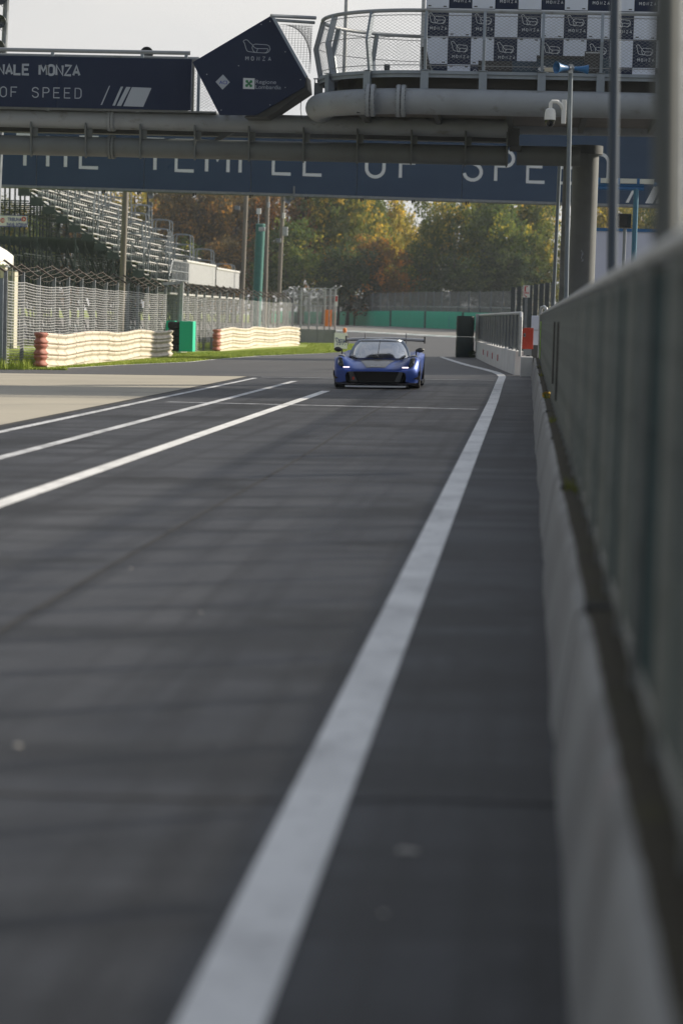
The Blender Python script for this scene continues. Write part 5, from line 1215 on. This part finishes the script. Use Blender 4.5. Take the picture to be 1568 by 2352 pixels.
# ------------------------------------------------------------------ trees
def leafmat(name, stops):
    M = bpy.data.materials.new(name); M.use_nodes = True; n, l = M.node_tree.nodes, M.node_tree.links; b = n['Principled BSDF']; b.inputs['Roughness'].default_value = .65; b.inputs['Specular IOR Level'].default_value = .25
    at = n.new('ShaderNodeAttribute'); at.attribute_name = 'tone'; r = n.new('ShaderNodeValToRGB'); l.new(at.outputs['Fac'], r.inputs[0])
    el = r.color_ramp.elements
    for i, (p, c) in enumerate(stops):
        e = el[i] if i < 2 else el.new(p); e.position = p; e.color = (*c, 1)
    l.new(r.outputs[0], b.inputs['Base Color'])
    tr = n.new('ShaderNodeBsdfTranslucent'); l.new(r.outputs[0], tr.inputs[0]); ms = n.new('ShaderNodeMixShader'); ms.inputs[0].default_value = .5
    l.new(b.outputs[0], ms.inputs[1]); l.new(tr.outputs[0], ms.inputs[2]); l.new(ms.outputs[0], n['Material Output'].inputs[0]); return M
LM = {
 'olive': leafmat('leaf_olive', [(0, (0.092, 0.136, 0.034)), (.5, (0.186, 0.212, 0.042)), (.8, (0.435, 0.353, 0.057)), (1, (0.930, 0.600, 0.076))]),
 'green': leafmat('leaf_green', [(0, (0.068, 0.114, 0.034)), (.5, (0.130, 0.186, 0.042)), (.85, (0.263, 0.300, 0.053)), (1, (0.621, 0.490, 0.067))]),
 'rust': leafmat('leaf_rust', [(0, (0.156, 0.114, 0.042)), (.45, (0.310, 0.177, 0.048)), (.8, (0.682, 0.300, 0.057)), (1, (1.025, 0.421, 0.067))]),
 'gold': leafmat('leaf_gold', [(0, (0.170, 0.177, 0.034)), (.4, (0.373, 0.314, 0.048)), (.75, (0.806, 0.572, 0.067)), (1, (1.012, 0.653, 0.086))]),
 'brown': leafmat('leaf_brown', [(0, (0.106, 0.092, 0.042)), (.5, (0.201, 0.142, 0.050)), (.85, (0.405, 0.232, 0.057)), (1, (0.744, 0.353, 0.067))]),
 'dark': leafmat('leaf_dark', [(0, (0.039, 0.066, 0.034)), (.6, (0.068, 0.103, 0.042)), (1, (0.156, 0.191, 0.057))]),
}
bark = mat('bark', (.05, .042, .034), .9, col2=(.09, .075, .06), scale=4, stretch=(3, 3, .5))
def crown_mesh(seed, nclus, nleaf, sh):
    rr = random.Random(seed); v = []; f = []; tone = []
    lobes = [(rr.uniform(-.5, .5), rr.uniform(-.45, .45), rr.uniform(.22, .82), rr.uniform(.32, .55)) for _ in range(9)] + [(0, 0, .45, .6), (0, 0, .8, .35)]
    for c in range(nclus):
        lb = lobes[c % len(lobes)]
        while True:
            d = Vector((rr.gauss(0, 1), rr.gauss(0, 1), rr.gauss(0, 1)))
            if d.length > .1: break
        d.normalize(); q = lb[3] * rr.uniform(.55, 1.05)
        cx, cy, cz = lb[0] + d.x * q, lb[1] + d.y * q, lb[2] + d.z * q * .55
        if sh == 'cone': k = 1.05 - cz; cx *= max(.12, k) * 1.0; cy *= max(.12, k)
        ct = rr.random(); cr = rr.uniform(.04, .10)
        for _ in range(nleaf):
            x, y, z = cx + rr.gauss(0, cr), cy + rr.gauss(0, cr), cz + rr.gauss(0, cr * .45)
            if z < -.02: z = -.02 + rr.random() * .05
            a = Vector((rr.gauss(0, 1), rr.gauss(0, 1), rr.gauss(0, .6))).normalized(); b = a.orthogonal().normalized(); b.rotate(Matrix.Rotation(rr.uniform(0, 6.28), 3, a))
            s = rr.uniform(.018, .040); e = b.cross(a) * s * .62; b = b * s; p = Vector((x, y, z * 1.0)); i = len(v)
            zs = .48
            for w in (p - b, p + e, p + b, p - e): v.append((w.x, w.y, p.z + (w.z - p.z) * zs))
            f.append((i, i + 1, i + 2, i + 3)); tone.append(min(1, max(0, .85 * ct * ct + .28 * rr.random() ** 2)))
    me = bpy.data.meshes.new('crown'); me.from_pydata(v, [], f); at = me.attributes.new('tone', 'FLOAT', 'FACE'); at.data.foreach_set('value', tone); me.materials.append(LM['olive']); return me
CROWNS = [crown_mesh(11 + k, 300, 34, '') for k in range(5)]; CONE = crown_mesh(40, 240, 34, 'cone')
def trunk_mesh(seed):
    rr = random.Random(seed); mb = MB(); mb.tube([(0, 0, -.02), (.01, 0, .15), (.0, .01, .4), (.015, 0, .75), (.01, .01, .95)], [.022, .017, .013, .008, .002], 8)
    for k in range(9):
        z = rr.uniform(.16, .75); a = rr.uniform(0, 6.28); L = rr.uniform(.18, .42) * (1.1 - z); d = Vector((math.cos(a), math.sin(a), rr.uniform(.25, .6) * .5))
        mb.tube([(0, 0, z), Vector((0, 0, z)) + d * L * .5 + Vector((0, 0, .01)), Vector((0, 0, z)) + d * L + Vector((0, 0, .05))], [.009, .006, .002], 6)
    me = bpy.data.meshes.new('trunk'); me.from_pydata([tuple(p) for p in mb.v], [], mb.f); me.materials.append(bark); me.polygons.foreach_set('use_smooth', [True] * len(me.polygons)); return me
TRUNKS = [trunk_mesh(70 + k) for k in range(3)]
def tree(label, u, vtop, Y, width, kind, var, base=2.0, shape=None, name='tree'):
    c = P(u, 730, Y); g = zg(c.x, Y); H = P(u, vtop, Y).z - g
    t = thing(name, label, 'tree', (c.x, Y, g), 'autumn trees behind the far fence')
    tk = bpy.data.objects.new('trunk', TRUNKS[var % 3]); COL.objects.link(tk); tk.parent = t; tk.scale = (H * 1.0, H * 1.0, H * .95); tk.rotation_euler = (0, 0, var * 1.7)
    cr_ = bpy.data.objects.new('crown', CONE if shape else CROWNS[var % 5]); COL.objects.link(cr_); cr_.parent = t
    hb = H - base; cr_.scale = (width, width * .8, hb / 1.12); cr_.location = (0, 0, base); cr_.rotation_euler = (0, 0, var * 2.1 + u * .013)
    cr_.material_slots[0].link = 'OBJECT'; cr_.material_slots[0].material = LM[kind]
    return t
TREES = [
 ('golden tree behind the upper left end of the grandstand', 235, 395, 300, 6.2, 'gold', 0, 2),
 ('olive tree behind the thick pole and grandstand benches', 305, 380, 292, 6.0, 'gold', 1, 2),
 ('dark olive tree above the far hoop rails of the grandstand', 372, 365, 298, 6.5, 'brown', 2, 2),
 ('brown tree left of the pole with a camera box', 450, 350, 288, 7.0, 'brown', 3, 1.5),
 ('rusty brown tree directly behind the pole with a camera box', 535, 345, 294, 6.8, 'brown', 4, 1.5),
 ('orange rust tree behind the green column and poles', 615, 340, 300, 6.2, 'rust', 0, 2),
 ('orange topped tree right of the rightmost weathered pole', 690, 350, 296, 6.2, 'rust', 1, 4),
 ('dense dark green tree low behind the mesh cage', 655, 470, 284, 6.0, 'green', 2, .4),
 ('olive green tree above the left end of the far green barrier', 755, 310, 292, 6.6, 'olive', 3, 1.5),
 ('leafy green tree above the car, left of the conifer', 800, 330, 300, 5.6, 'olive', 4, 2),
 ('slim dark conifer under the middle of the banner bridge', 850, 400, 322, 3.2, 'dark', 0, 3, 'cone'),
 ('tall bright golden green tree left of the sky gap', 900, 400, 312, 4.6, 'gold', 1, 4),
 ('low rusty tree in front of the tall golden green tree', 865, 520, 282, 5.6, 'rust', 2, .4),
 ('small dark tree below the sky gap', 962, 520, 286, 4.6, 'green', 0, .4),
 ('thin pale tree standing in the sky gap', 985, 480, 335, 3.4, 'olive', 3, 1),
 ('golden tree filling in left of the sky gap, behind the conifer', 935, 455, 330, 4.5, 'gold', 2, 1),
 ('broad dark olive tree right of the sky gap', 1050, 395, 290, 6.2, 'olive', 4, 1.5),
 ('broad yellow flecked green tree above the tyre bundle', 1130, 380, 286, 6.6, 'green', 0, 2),
 ('olive tree just left of the bridge pillar', 1225, 385, 292, 6.2, 'olive', 1, 2),
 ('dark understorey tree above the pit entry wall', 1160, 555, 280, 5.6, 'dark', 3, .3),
 ('dark shrubby tree right behind the fire sign', 1245, 540, 281, 4.6, 'olive', 2, .3),
 ('golden tree right of the bridge pillar', 1385, 400, 288, 5.5, 'gold', 2, 2),
 ('autumn tree behind the black screen', 1465, 420, 294, 5.5, 'gold', 3, 2),
 ('dark tree at the right edge behind the hoarding', 1560, 400, 290, 6, 'olive', 4, 2),
 ('dark brown low tree behind the grandstand foot', 520, 520, 282, 6.4, 'brown', 0, .4),
 ('dark green low tree between the poles and grandstand', 430, 520, 283, 6.4, 'green', 1, .4),
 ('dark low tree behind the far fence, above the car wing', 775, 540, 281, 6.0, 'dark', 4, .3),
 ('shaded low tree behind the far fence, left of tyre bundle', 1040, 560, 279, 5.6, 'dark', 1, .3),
 ('brown low tree behind the thick pole', 335, 530, 284, 6.2, 'brown', 2, .4),
 ('tall back row tree above the weathered poles', 580, 320, 330, 7.5, 'olive', 3, 2),
 ('tall back row tree above the grandstand roofless end', 400, 330, 330, 7.5, 'olive', 1, 2),
 ('tall back row tree peeping under the balcony pipe', 745, 268, 325, 6.5, 'gold', 4, 3),
 ('tall back row tree right of the sky gap, partly hidden', 1120, 300, 325, 7.0, 'olive', 0, 3),
 ('tall back row tree peeping above the banner near the pillar', 1215, 290, 325, 5.5, 'gold', 2, 3),
 ('golden tree beyond the scaffold under the grandstand, left edge', 20, 420, 300, 6.5, 'olive', 1, .5),
 ('dark tree seen through the scaffold under the grandstand', 95, 450, 296, 6.5, 'green', 3, .4),
 ('brown tree seen between scaffold posts behind the thick pole', 170, 430, 298, 6.5, 'brown', 0, .4),
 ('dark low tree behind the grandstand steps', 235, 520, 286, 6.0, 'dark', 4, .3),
 ('dark tree beyond the white tent', -50, 430, 298, 6.5, 'green', 2, .4),
]
for t in TREES: tree(t[0], t[1], t[2], t[3], t[4], t[5], t[6], t[7], t[8] if len(t) > 8 else None)

# ------------------------------------------------------------------ the blue car
CARX, CARY = P(862, 892, 52).x, 51.9
car = thing('sports_car', 'matte blue racing coupe with rear wing driving down the pit lane', 'car', (CARX, CARY, 0))
car.rotation_euler = (0, 0, rad(0.3)); car.location.z = zg(CARX, CARY) + .004
car.rotation_euler = (0, -math.atan(SLOPE), rad(.3)); car['_o'] = (0, 0, 0)
paint = mat('satin_blue_paint', (.015, .055, .28), .36, .4, coat=.3)
paint_l = mat('silver_blue_paint', (.36, .42, .52), .25, .6, coat=.5)
carbon = mat('carbon_panel', (.075, .078, .085), .32, .1, coat=.3)
gloss_k = mat('gloss_black', (.01, .01, .012), .25)
def half(y, w, z0, zf, xf, zv, xv, xc, zc):
    pts = [(w - .035, z0), (w - .005, z0 + (zf - z0) * .30), (w, z0 + (zf - z0) * .62), (w - .03, zf - .07), ((w + xf) / 2 - .005, zf - .012), (xf, zf), ((xf + xv) / 2, (zf + zv) / 2 - .008), (xv, zv), (xc, zc), (xc * .5, zc + .012), (0, zc + .015)]
    return pts
ST = [ # y, w, z0, zf, xf, zv, xv, xc, zc
 (0.02, .86, .13, .42, .74, .39, .46, .28, .395), (.10, .895, .13, .49, .76, .43, .47, .28, .435), (.28, .925, .13, .60, .77, .475, .47, .28, .49), (.48, .935, .13, .685, .77, .515, .47, .29, .54),
 (.56, .937, .40, .70, .77, .53, .48, .29, .56), (.70, .938, .60, .722, .765, .55, .49, .30, .585), (.85, .938, .63, .728, .76, .57, .50, .31, .61), (1.0, .937, .60, .72, .755, .59, .51, .32, .635), (1.14, .935, .40, .705, .75, .605, .52, .34, .655), (1.22, .93, .13, .69, .745, .615, .53, .36, .665),
 (1.7, .90, .13, .64, .76, .635, .60, .40, .68), (2.3, .90, .13, .66, .76, .66, .60, .40, .70), (2.75, .92, .13, .74, .74, .71, .58, .40, .74), (2.98, .933, .42, .775, .74, .735, .58, .40, .76), (3.12, .937, .62, .795, .74, .75, .56, .36, .77), (3.3, .937, .66, .80, .74, .76, .54, .34, .775), (3.48, .937, .62, .795, .74, .76, .52, .32, .77), (3.62, .93, .42, .785, .73, .75, .5, .3, .76), (3.85, .915, .24, .75, .72, .73, .5, .3, .735), (4.15, .89, .30, .69, .70, .68, .5, .3, .68)]
rows = []
for s in ST:
    h = half(*s); pts = [(-x, z) for x, z in h] + [(x, z) for x, z in reversed(h[:-1])]; sweep = max(0, .5 - s[0]) / .5
    rows.append([(x, s[0] + sweep * .30 * (abs(x) / .93) ** 2.6, z) for x, z in pts])
OP = [(.63, .155), (.645, .19), (.655, .24), (.65, .30), (.635, .345), (.60, .365), (.50, .372), (.40, .376), (.28, .378), (.14, .378), (0, .378)]
op = [(-x, z) for x, z in OP] + [(x, z) for x, z in reversed(OP[:-1])]
opr = [(x, .02 + .30 * (abs(x) / .93) ** 2.6 - .005, z) for x, z in op]
mb = MB(); mb.grid([opr] + rows); mb.f.append(tuple(len(mb.v) - 21 + q for q in range(21))); mb.mi.append(0)
body = mb.build('body', paint, car, smooth=True, fix=True); sm = body.modifiers.new('sub', 'SUBSURF'); sm.levels = 2; sm.render_levels = 2
# air intake
mb = MB(); inn = [(x * .93, y + .22, z) for x, y, z in opr]; low = [(x, y, .13) for x, y, z in (opr[0], opr[-1])]
mb.grid([opr, inn]); mb.face([opr[0], inn[0], inn[-1], opr[-1]]); itk = mb.build('intake_duct', black_m, car)
mb = MB(); mb.grid([[(x, y, .12) for x, y, z in inn], inn]); mb.build('radiator', mat('radiator_mesh', (.012, .013, .015), .6, bump=.8, bscale=200), car)
for sx in (-1, 1):
    mb = MB(); mb.prism([(sx * .53, .10, .16), (sx * .40, .14, .16), (sx * .50, .10, .37), (sx * .58, .08, .37)], (0, .12, 0)); mb.build('intake_vane', mat('vane_grey', (.06, .065, .07), .45), car, fix=True)
mb = MB(); mb.bx(-.50, -.455, .04, .07, .20, .26); mb.build('tow_strap', red_p, car)
mb = MB(); mb.grid([[(x, y - .002, z) for x, y, z in opr]]); 
# splitter and bright lip
def arcx(xw, n=18): return [(-xw + 2 * xw * k / n) for k in range(n + 1)]
def ysw(x, y0=0.0): return y0 + .30 * (abs(x) / .93) ** 2.6
mb = MB(); xs = arcx(.90); mb.grid([[(x, ysw(x, -.05), .075) for x in xs], [(x, ysw(x, -.06), .105) for x in xs], [(x, ysw(x, -.02), .135) for x in xs], [(x, .55, .14) for x in xs], [(x, .55, .075) for x in xs], [(x, ysw(x, -.05), .075) for x in xs]]); autosmooth(mb.build('splitter', gloss_k, car), 40)
mb = MB(); xs = arcx(.655); mb.grid([[(x, ysw(x, -.058), .040) for x in xs], [(x, ysw(x, -.062), .074) for x in xs], [(x, ysw(x, -.03), .076) for x in xs]]); mb.build('splitter_lip', mat('pale_lip', (.62, .64, .66), .4), car)
mb = MB(); mb.bx(-.84, .84, .5, 4.0, .085, .16); mb.build('floor', black_m, car)
for sx in (-1, 1):
    mb = MB(); mb.prism([(sx * .915, .34, .20), (sx * .82, .20, .23), (sx * .935, .36, .29), (sx * .935, .40, .40)], (0, .03, 0)); mb.build('canard', gloss_k, car, fix=True)
    mb = MB(); mb.bx(sx * .935 - .02, sx * .935 + .02, 1.25, 2.9, .09, .17); mb.build('side_skirt', gloss_k, car)
# bonnet panel follows the body height
def topz(x, y):
    for a, b in zip(ST, ST[1:]):
        if a[0] <= y <= b[0]:
            t = (y - a[0]) / (b[0] - a[0]); s = [p + (q - p) * t for p, q in zip(a, b)]; h = half(*s); x = abs(x)
            for (x0, z0), (x1, z1) in zip(h, h[1:]):
                if x1 <= x <= x0 and abs(x0 - x1) > 1e-6: return z0 + (z1 - z0) * (x0 - x) / (x0 - x1)
    return .6
mb = MB(); rws = []
for k in range(13):
    y = .13 + .72 * k / 12; hw = .20 + .19 * (k / 12); rws.append([(-hw + 2 * hw * j / 8, y + .30 * (hw / .93) ** 2.6 * max(0, .5 - y) / .5, topz(-hw + 2 * hw * j / 8, y) + .008) for j in range(9)])
mb.grid(rws); autosmooth(mb.build('bonnet_panel', carbon, car))
mb = MB(); y = .17; z = topz(0, y) + .02; o = Vector((-.10, y - .02, z)); write(mb, 'DALLARA', o, XR, Vector((0, .35, .94)).normalized(), .022, 1.35, .22); mb.build('lettering', white_p, car)
# lamps
for sx in (-1, 1):
    hl = MB(); cxl = sx * .765
    hl.prism([(sx * .835, .335, .46), (sx * .74, .20, .455), (sx * .70, .21, .50), (sx * .735, .30, .60), (sx * .79, .40, .67), (sx * .83, .43, .66)], (0, .06, .02)); hb = hl.build('headlight', gloss_k, car, fix=True)
    for cx_, cz_, cy_, r_ in ((sx * .775, .615, .335, .046), (sx * .765, .525, .245, .050)):
        mb = MB(); mb.lathe([(r_, .0), (r_ * 1.02, .03), (r_ * .8, .034), (r_ * .75, .02), (r_ * .4, .028), (0, .03)], (cx_, cy_, cz_), (0, -1, .25), 18); l_ = autosmooth(mb.build('lamp_lens', mat('lamp_glass', (.07, .08, .075), .1, .4), car)); l_.parent = hb
    mb = MB(); mb.bx(sx * .815 - .012, sx * .815 + .012, .25, .27, .53, .62, Matrix.Translation((0, .03, 0))); mb.build('lamp_trim', mat('bright_trim', (.75, .76, .78), .2, .8), car)
    xa, xb = sorted((sx * .705, sx * .565)); mb = MB(); mb.bx(xa, xb, .085, .12, .450, .480, Matrix.Translation((0, .02, 0))); o = mb.build('running_light', mat('daylight_lamp', (1, .9, .95), .3, emit=((1.0, .86, .94), 0.9)), car); bevel(o, .014, 3)
    # fender vents
    mb = MB(); mb.prism([(sx * .60, .98, .675), (sx * .46, .98, .615), (sx * .50, 1.12, .66), (sx * .58, 1.12, .70)], (0, .0, .03)); mb.build('bonnet_vent', gloss_k, car, fix=True)
    mb = MB(); rws = []
    for k in range(4): rws.append([(sx * (.70 + .17 * j / 3), .62 + .09 * k, topz(.70 + .17 * j / 3, .62 + .09 * k) + .012) for j in range(4)])
    mb.grid(rws); mb.build('fender_louvre', carbon, car)
    # mirrors
    mc = Vector((sx * .905, 1.28, .825)); rws = []
    for k in range(9):
        t = k / 8; r_ = math.sin(math.pi * min(1, t * .9 + .06)) ** .6; rws.append([(mc.x + sx * (-.085 + .17 * t), mc.y + .05 * t + .055 * r_ * math.cos(a * math.pi / 6), mc.z + .012 * t + .055 * r_ * math.sin(a * math.pi / 6)) for a in range(12)])
    mb = MB(); mb.grid(rws, True); mb.f += [tuple(range(12)), tuple(96 + q for q in range(12))]; mb.mi += [0, 0]; mi_ = autosmooth(mb.build('mirror', mat('mirror_black', (.02, .022, .025), .35), car, fix=True))
    mb = MB(); mb.prism([(mc.x - sx * .08, mc.y + .02, mc.z + .02), (mc.x - sx * .10, mc.y + .02, mc.z + .02), (mc.x - sx * .10, mc.y, .69), (mc.x - sx * .07, mc.y, .69)], (0, .05, 0)); s_ = mb.build('mirror_stalk', black_m, car, fix=True); s_.parent = mi_
# greenhouse
def ring(t, n=48):
    wx = .645 * (1 - .36 * t ** 1.7); zz = .655 + .405 * (1 - (1 - t) ** 1.28); yf = .80 + 1.03 * t; yr = 3.55 - 1.25 * t; out = []
    ym = yf + (yr - yf) * .36
    for k in range(n):
        a = 2 * math.pi * k / n - math.pi / 2; c, s = math.cos(a), math.sin(a); e = .72
        x = wx * math.copysign(abs(c) ** e, c); y = ym + (s * (ym - yf) if s < 0 else s * (yr - ym)); out.append(Vector((x, y, zz + (.0 if t < .9 else .0) - .02 * t * (abs(c) ** 2))))
    return out
ts_ = [0, .12, .26, .42, .58, .74, .86]
rg = [ring(t) for t in ts_]
mb = MB(); fr = list(range(-11, 12))
mb.grid([[r[k % 48] for k in fr] for r in rg]); 
gl_m = bpy.data.materials.new('windscreen_glass'); gl_m.use_nodes = True; n, l = gl_m.node_tree.nodes, gl_m.node_tree.links
tr = n.new('ShaderNodeBsdfTransparent'); tr.inputs[0].default_value = (.62, .66, .68, 1); gs_ = n.new('ShaderNodeBsdfGlossy'); gs_.inputs['Roughness'].default_value = .06; gs_.inputs[0].default_value = (.95, .97, 1, 1)
lw = n.new('ShaderNodeFresnel'); lw.inputs[0].default_value = 1.35; mxm = n.new('ShaderNodeMath'); mxm.operation = 'MULTIPLY_ADD'; mxm.inputs[1].default_value = .30; mxm.inputs[2].default_value = .50; l.new(lw.outputs[0], mxm.inputs[0]); ms_ = n.new('ShaderNodeMixShader'); l.new(mxm.outputs[0], ms_.inputs[0]); l.new(tr.outputs[0], ms_.inputs[1]); l.new(gs_.outputs[0], ms_.inputs[2]); l.new(ms_.outputs[0], n['Material Output'].inputs[0])
autosmooth(mb.build('windscreen', gl_m, car, fix=True), 60)
for rng in (range(12, 20), range(28, 36)):
    mb = MB(); rk = list(rng) + [rng[-1] + 1]; mb.grid([[r[k % 48] for k in rk] for r in rg]); autosmooth(mb.build('side_window', gl_m, car), 60)
mb = MB(); rk = list(range(20, 30)); rk = list(range(20, 29)); mb.grid([[r[k % 48] for k in rk] for r in rg]); autosmooth(mb.build('rear_cowl', carbon, car), 60)
mb = MB(); tops = [ring(t) for t in (.86, .92, .97, 1.0)]; ctr = sum(tops[-1], Vector()) / 48; 
top_in = [[ctr.lerp(p, f_) + Vector((0, 0, .02 * (1 - f_))) for p in tops[-1]] for f_ in (.7, .35, .02)]
mb.grid(tops + top_in, True); autosmooth(mb.build('roof', paint_l, car, fix=True), 60)
for sg in (-1, 1):
    pts = [r[(sg * 11) % 48] + Vector((0, 0, .004)) for r in rg] ; mb = MB(); mb.tube(pts, [.05, .046, .042, .04, .04, .04, .04], 8); autosmooth(mb.build('screen_pillar', paint_l, car))
    pts = [r[(sg * 20) % 48] for r in rg]; mb = MB(); mb.tube(pts, .03, 8); autosmooth(mb.build('rear_pillar', paint, car))
for sx in (-1, 1):
    mb = MB(); mb.tube([Vector((sx * .062, y_, 0)) + Vector((0, 0, z_)) for y_, z_ in ((1.74, 1.045), (1.9, 1.075), (2.2, 1.085))], .007, 6); mb.build('roof_seam', gloss_k, car)
cl = [r[0] for r in rg]; mb = MB(); mb.tube([p + Vector((0, -.012, .006)) for p in cl], .008, 6); mb.build('wiper_arm', gloss_k, car)
mb = MB(); mb.tube([(-.10, .85, .66), (0, .80, .668), (.10, .85, .66)], .018, 6); mb.build('wiper_base', gloss_k, car)
mb = MB(); mb.tube([rg[-1][k % 48] + Vector((0, -.004, .006)) for k in range(-12, 13)], .026, 8); autosmooth(mb.build('screen_header', mat('silver_frame', (.5, .54, .6), .25, .6), car))
# interior
mb = MB(); mb.grid([[(x, 1.25, .60) for x in (-.55, 0, .55)], [(x, 1.35, .67) for x in (-.55, 0, .55)], [(x, 1.6, .68) for x in (-.52, 0, .52)], [(x, 1.65, .5) for x in (-.5, 0, .5)]]); mb.build('dashboard', black_m, car)
MB().prism([(-.58, 2.34, .4), (.58, 2.34, .4), (.58, 2.34, .68), (.47, 2.34, .88), (.33, 2.34, 1.0), (-.33, 2.34, 1.0), (-.47, 2.34, .88), (-.58, 2.34, .68)], (0, .03, 0)).build('cabin_light_block', mat('light_block_grey', (.12, .12, .13), .8), car, fix=True)  # panel added behind the seats to keep the cabin dark through the glass
for sx in (-.3, .3):
    mb = MB(); mb.prism([(sx - .2, 2.0, .25), (sx + .2, 2.0, .25), (sx + .19, 2.20, .80), (sx + .1, 2.23, .92), (sx - .1, 2.23, .92), (sx - .19, 2.20, .80)], (0, .08, .0)); mb.build('seat', black_m, car, fix=True)
    mb = MB(); mb.tube([(sx + .15 * math.cos(a * .3142 * 2), 1.72 + .03 * math.sin(a * .3142 * 2), .70 + .15 * math.sin(a * .3142 * 2)) for a in range(10)], .014, 6, closed=True)
    if sx < 0: mb.build('steering_wheel', black_m, car)
# wheels
tyre_p = [(.20, -.12), (.315, -.125), (.332, -.10), (.337, 0), (.332, .10), (.315, .125), (.20, .12)]
def wheel(x, y):
    mb = MB(); mb.lathe(tyre_p, (x, y, .335), (1, 0, 0), 28); ty = autosmooth(mb.build('wheel', rubber, car))
    mb = MB(); sd_ = 1 if x > 0 else -1; mb.lathe([(.215, .09), (.205, .115), (.19, .11), (.06, .06), (0, .07)], (x, y, .335), (sd_, 0, 0), 20); r_ = mb.build('rim', mat('rim_grey', (.08, .08, .085), .35, .7), car); r_.parent = ty
for x, y in ((-.80, .85), (.80, .85), (-.79, 3.3), (.79, 3.3)): wheel(x, y)
# rear wing
mb = MB(); n = 24; rws = []
foil = [(0, .0), (.06, .028), (.16, .036), (.26, .020), (.34, .0), (.26, -.012), (.16, -.022), (.06, -.028)]
for k in range(n + 1):
    x = -.90 + 1.8 * k / n; q = abs(x) / .9; cam_ = .045 * (1 - q ** 3); rws.append([(x, 3.70 + a * 1.0 + .05 * q, 1.045 + .02 * (1 - q) + b - a * .03 * 0 - (.34 - a) * .12 + cam_ * .3) for a, b in foil])
mb.grid(rws, True); mb.f += [tuple(range(8)), tuple(n * 8 + q for q in range(8))]; mb.mi += [0, 0]; wg = autosmooth(mb.build('rear_wing', mat('wing_carbon', (.045, .047, .052), .22, .1, coat=.6), car, fix=True))
for sx in (-1, 1):
    o = MB().bx(sx * .905 - .008, sx * .905 + .008, 3.66, 4.14, .95, 1.11).build('end_plate', gloss_k, car); o.parent = wg
    mb = MB(); mb.prism([(sx * .475, 3.60, .74), (sx * .475, 3.72, .74), (sx * .475, 3.80, 1.0), (sx * .475, 3.86, 1.14), (sx * .475, 3.95, 1.09), (sx * .475, 3.98, 1.13), (sx * .475, 3.84, 1.19), (sx * .475, 3.72, 1.12), (sx * .475, 3.66, .98)], (.014, 0, 0)); o = mb.build('wing_support', mat('support_grey', (.2, .2, .21), .3, .6), car, fix=True); o.parent = wg
# occupants
def person(label, x, seed):
    me = bpy.data.meshes.new('person')
    V = [(0, 0, .0), (0, .0, .22), (0, .02, .40), (0, .01, .48), (0, -.02, .57), (0, -.03, .68), (-.17, .02, .40), (-.22, -.12, .22), (-.16, -.36, .26), (.17, .02, .40), (.22, -.12, .22), (.16, -.36, .26)]
    E = [(0, 1), (1, 2), (2, 3), (3, 4), (4, 5), (2, 6), (6, 7), (7, 8), (2, 9), (9, 10), (10, 11)]
    RR = [.15, .15, .14, .055, .095, .075, .07, .05, .04, .07, .05, .04]
    me.from_pydata(V, E, []); o = bpy.data.objects.new('person', me); COL.objects.link(o)
    md = o.modifiers.new('skin', 'SKIN'); md.use_smooth_shade = True
    for i, r in enumerate(RR): me.skin_vertices[0].data[i].radius = (r, r)
    me.skin_vertices[0].data[0].use_root = True
    s_ = o.modifiers.new('sub', 'SUBSURF'); s_.levels = 1; s_.render_levels = 2
    me.materials.append(mat('race_suit', (.42, .42, .44), .8, var=.2, scale=4)); o.location = (CARX + x, CARY + 1.93, car.location.z + .27); tag(o, label, 'person', 'people in the car'); return o
person('person in grey behind the windscreen, on the side by the white sign', -.30, 1)
person('person in grey behind the windscreen, on the side by the pit wall', .30, 2)

# ------------------------------------------------------------------ hazy air
hz_ = MB().bx(-160, 160, -6, 420, -3, 45).build('haze', mat('haze_air', (1, 1, 1)), None)
M = hz_.data.materials[0]; n, l = M.node_tree.nodes, M.node_tree.links
n.remove(n['Principled BSDF']); pv = n.new('ShaderNodeVolumePrincipled'); pv.inputs['Color'].default_value = (.86, .92, 1, 1); pv.inputs['Density'].default_value = 0.0002; pv.inputs['Anisotropy'].default_value = 0.2
l.new(pv.outputs[0], n['Material Output'].inputs['Volume']); hz_['kind'] = 'stuff'; hz_['label'] = 'thin autumn haze in the air over the circuit'; hz_['category'] = 'haze'
S.cycles.volume_bounces = 0
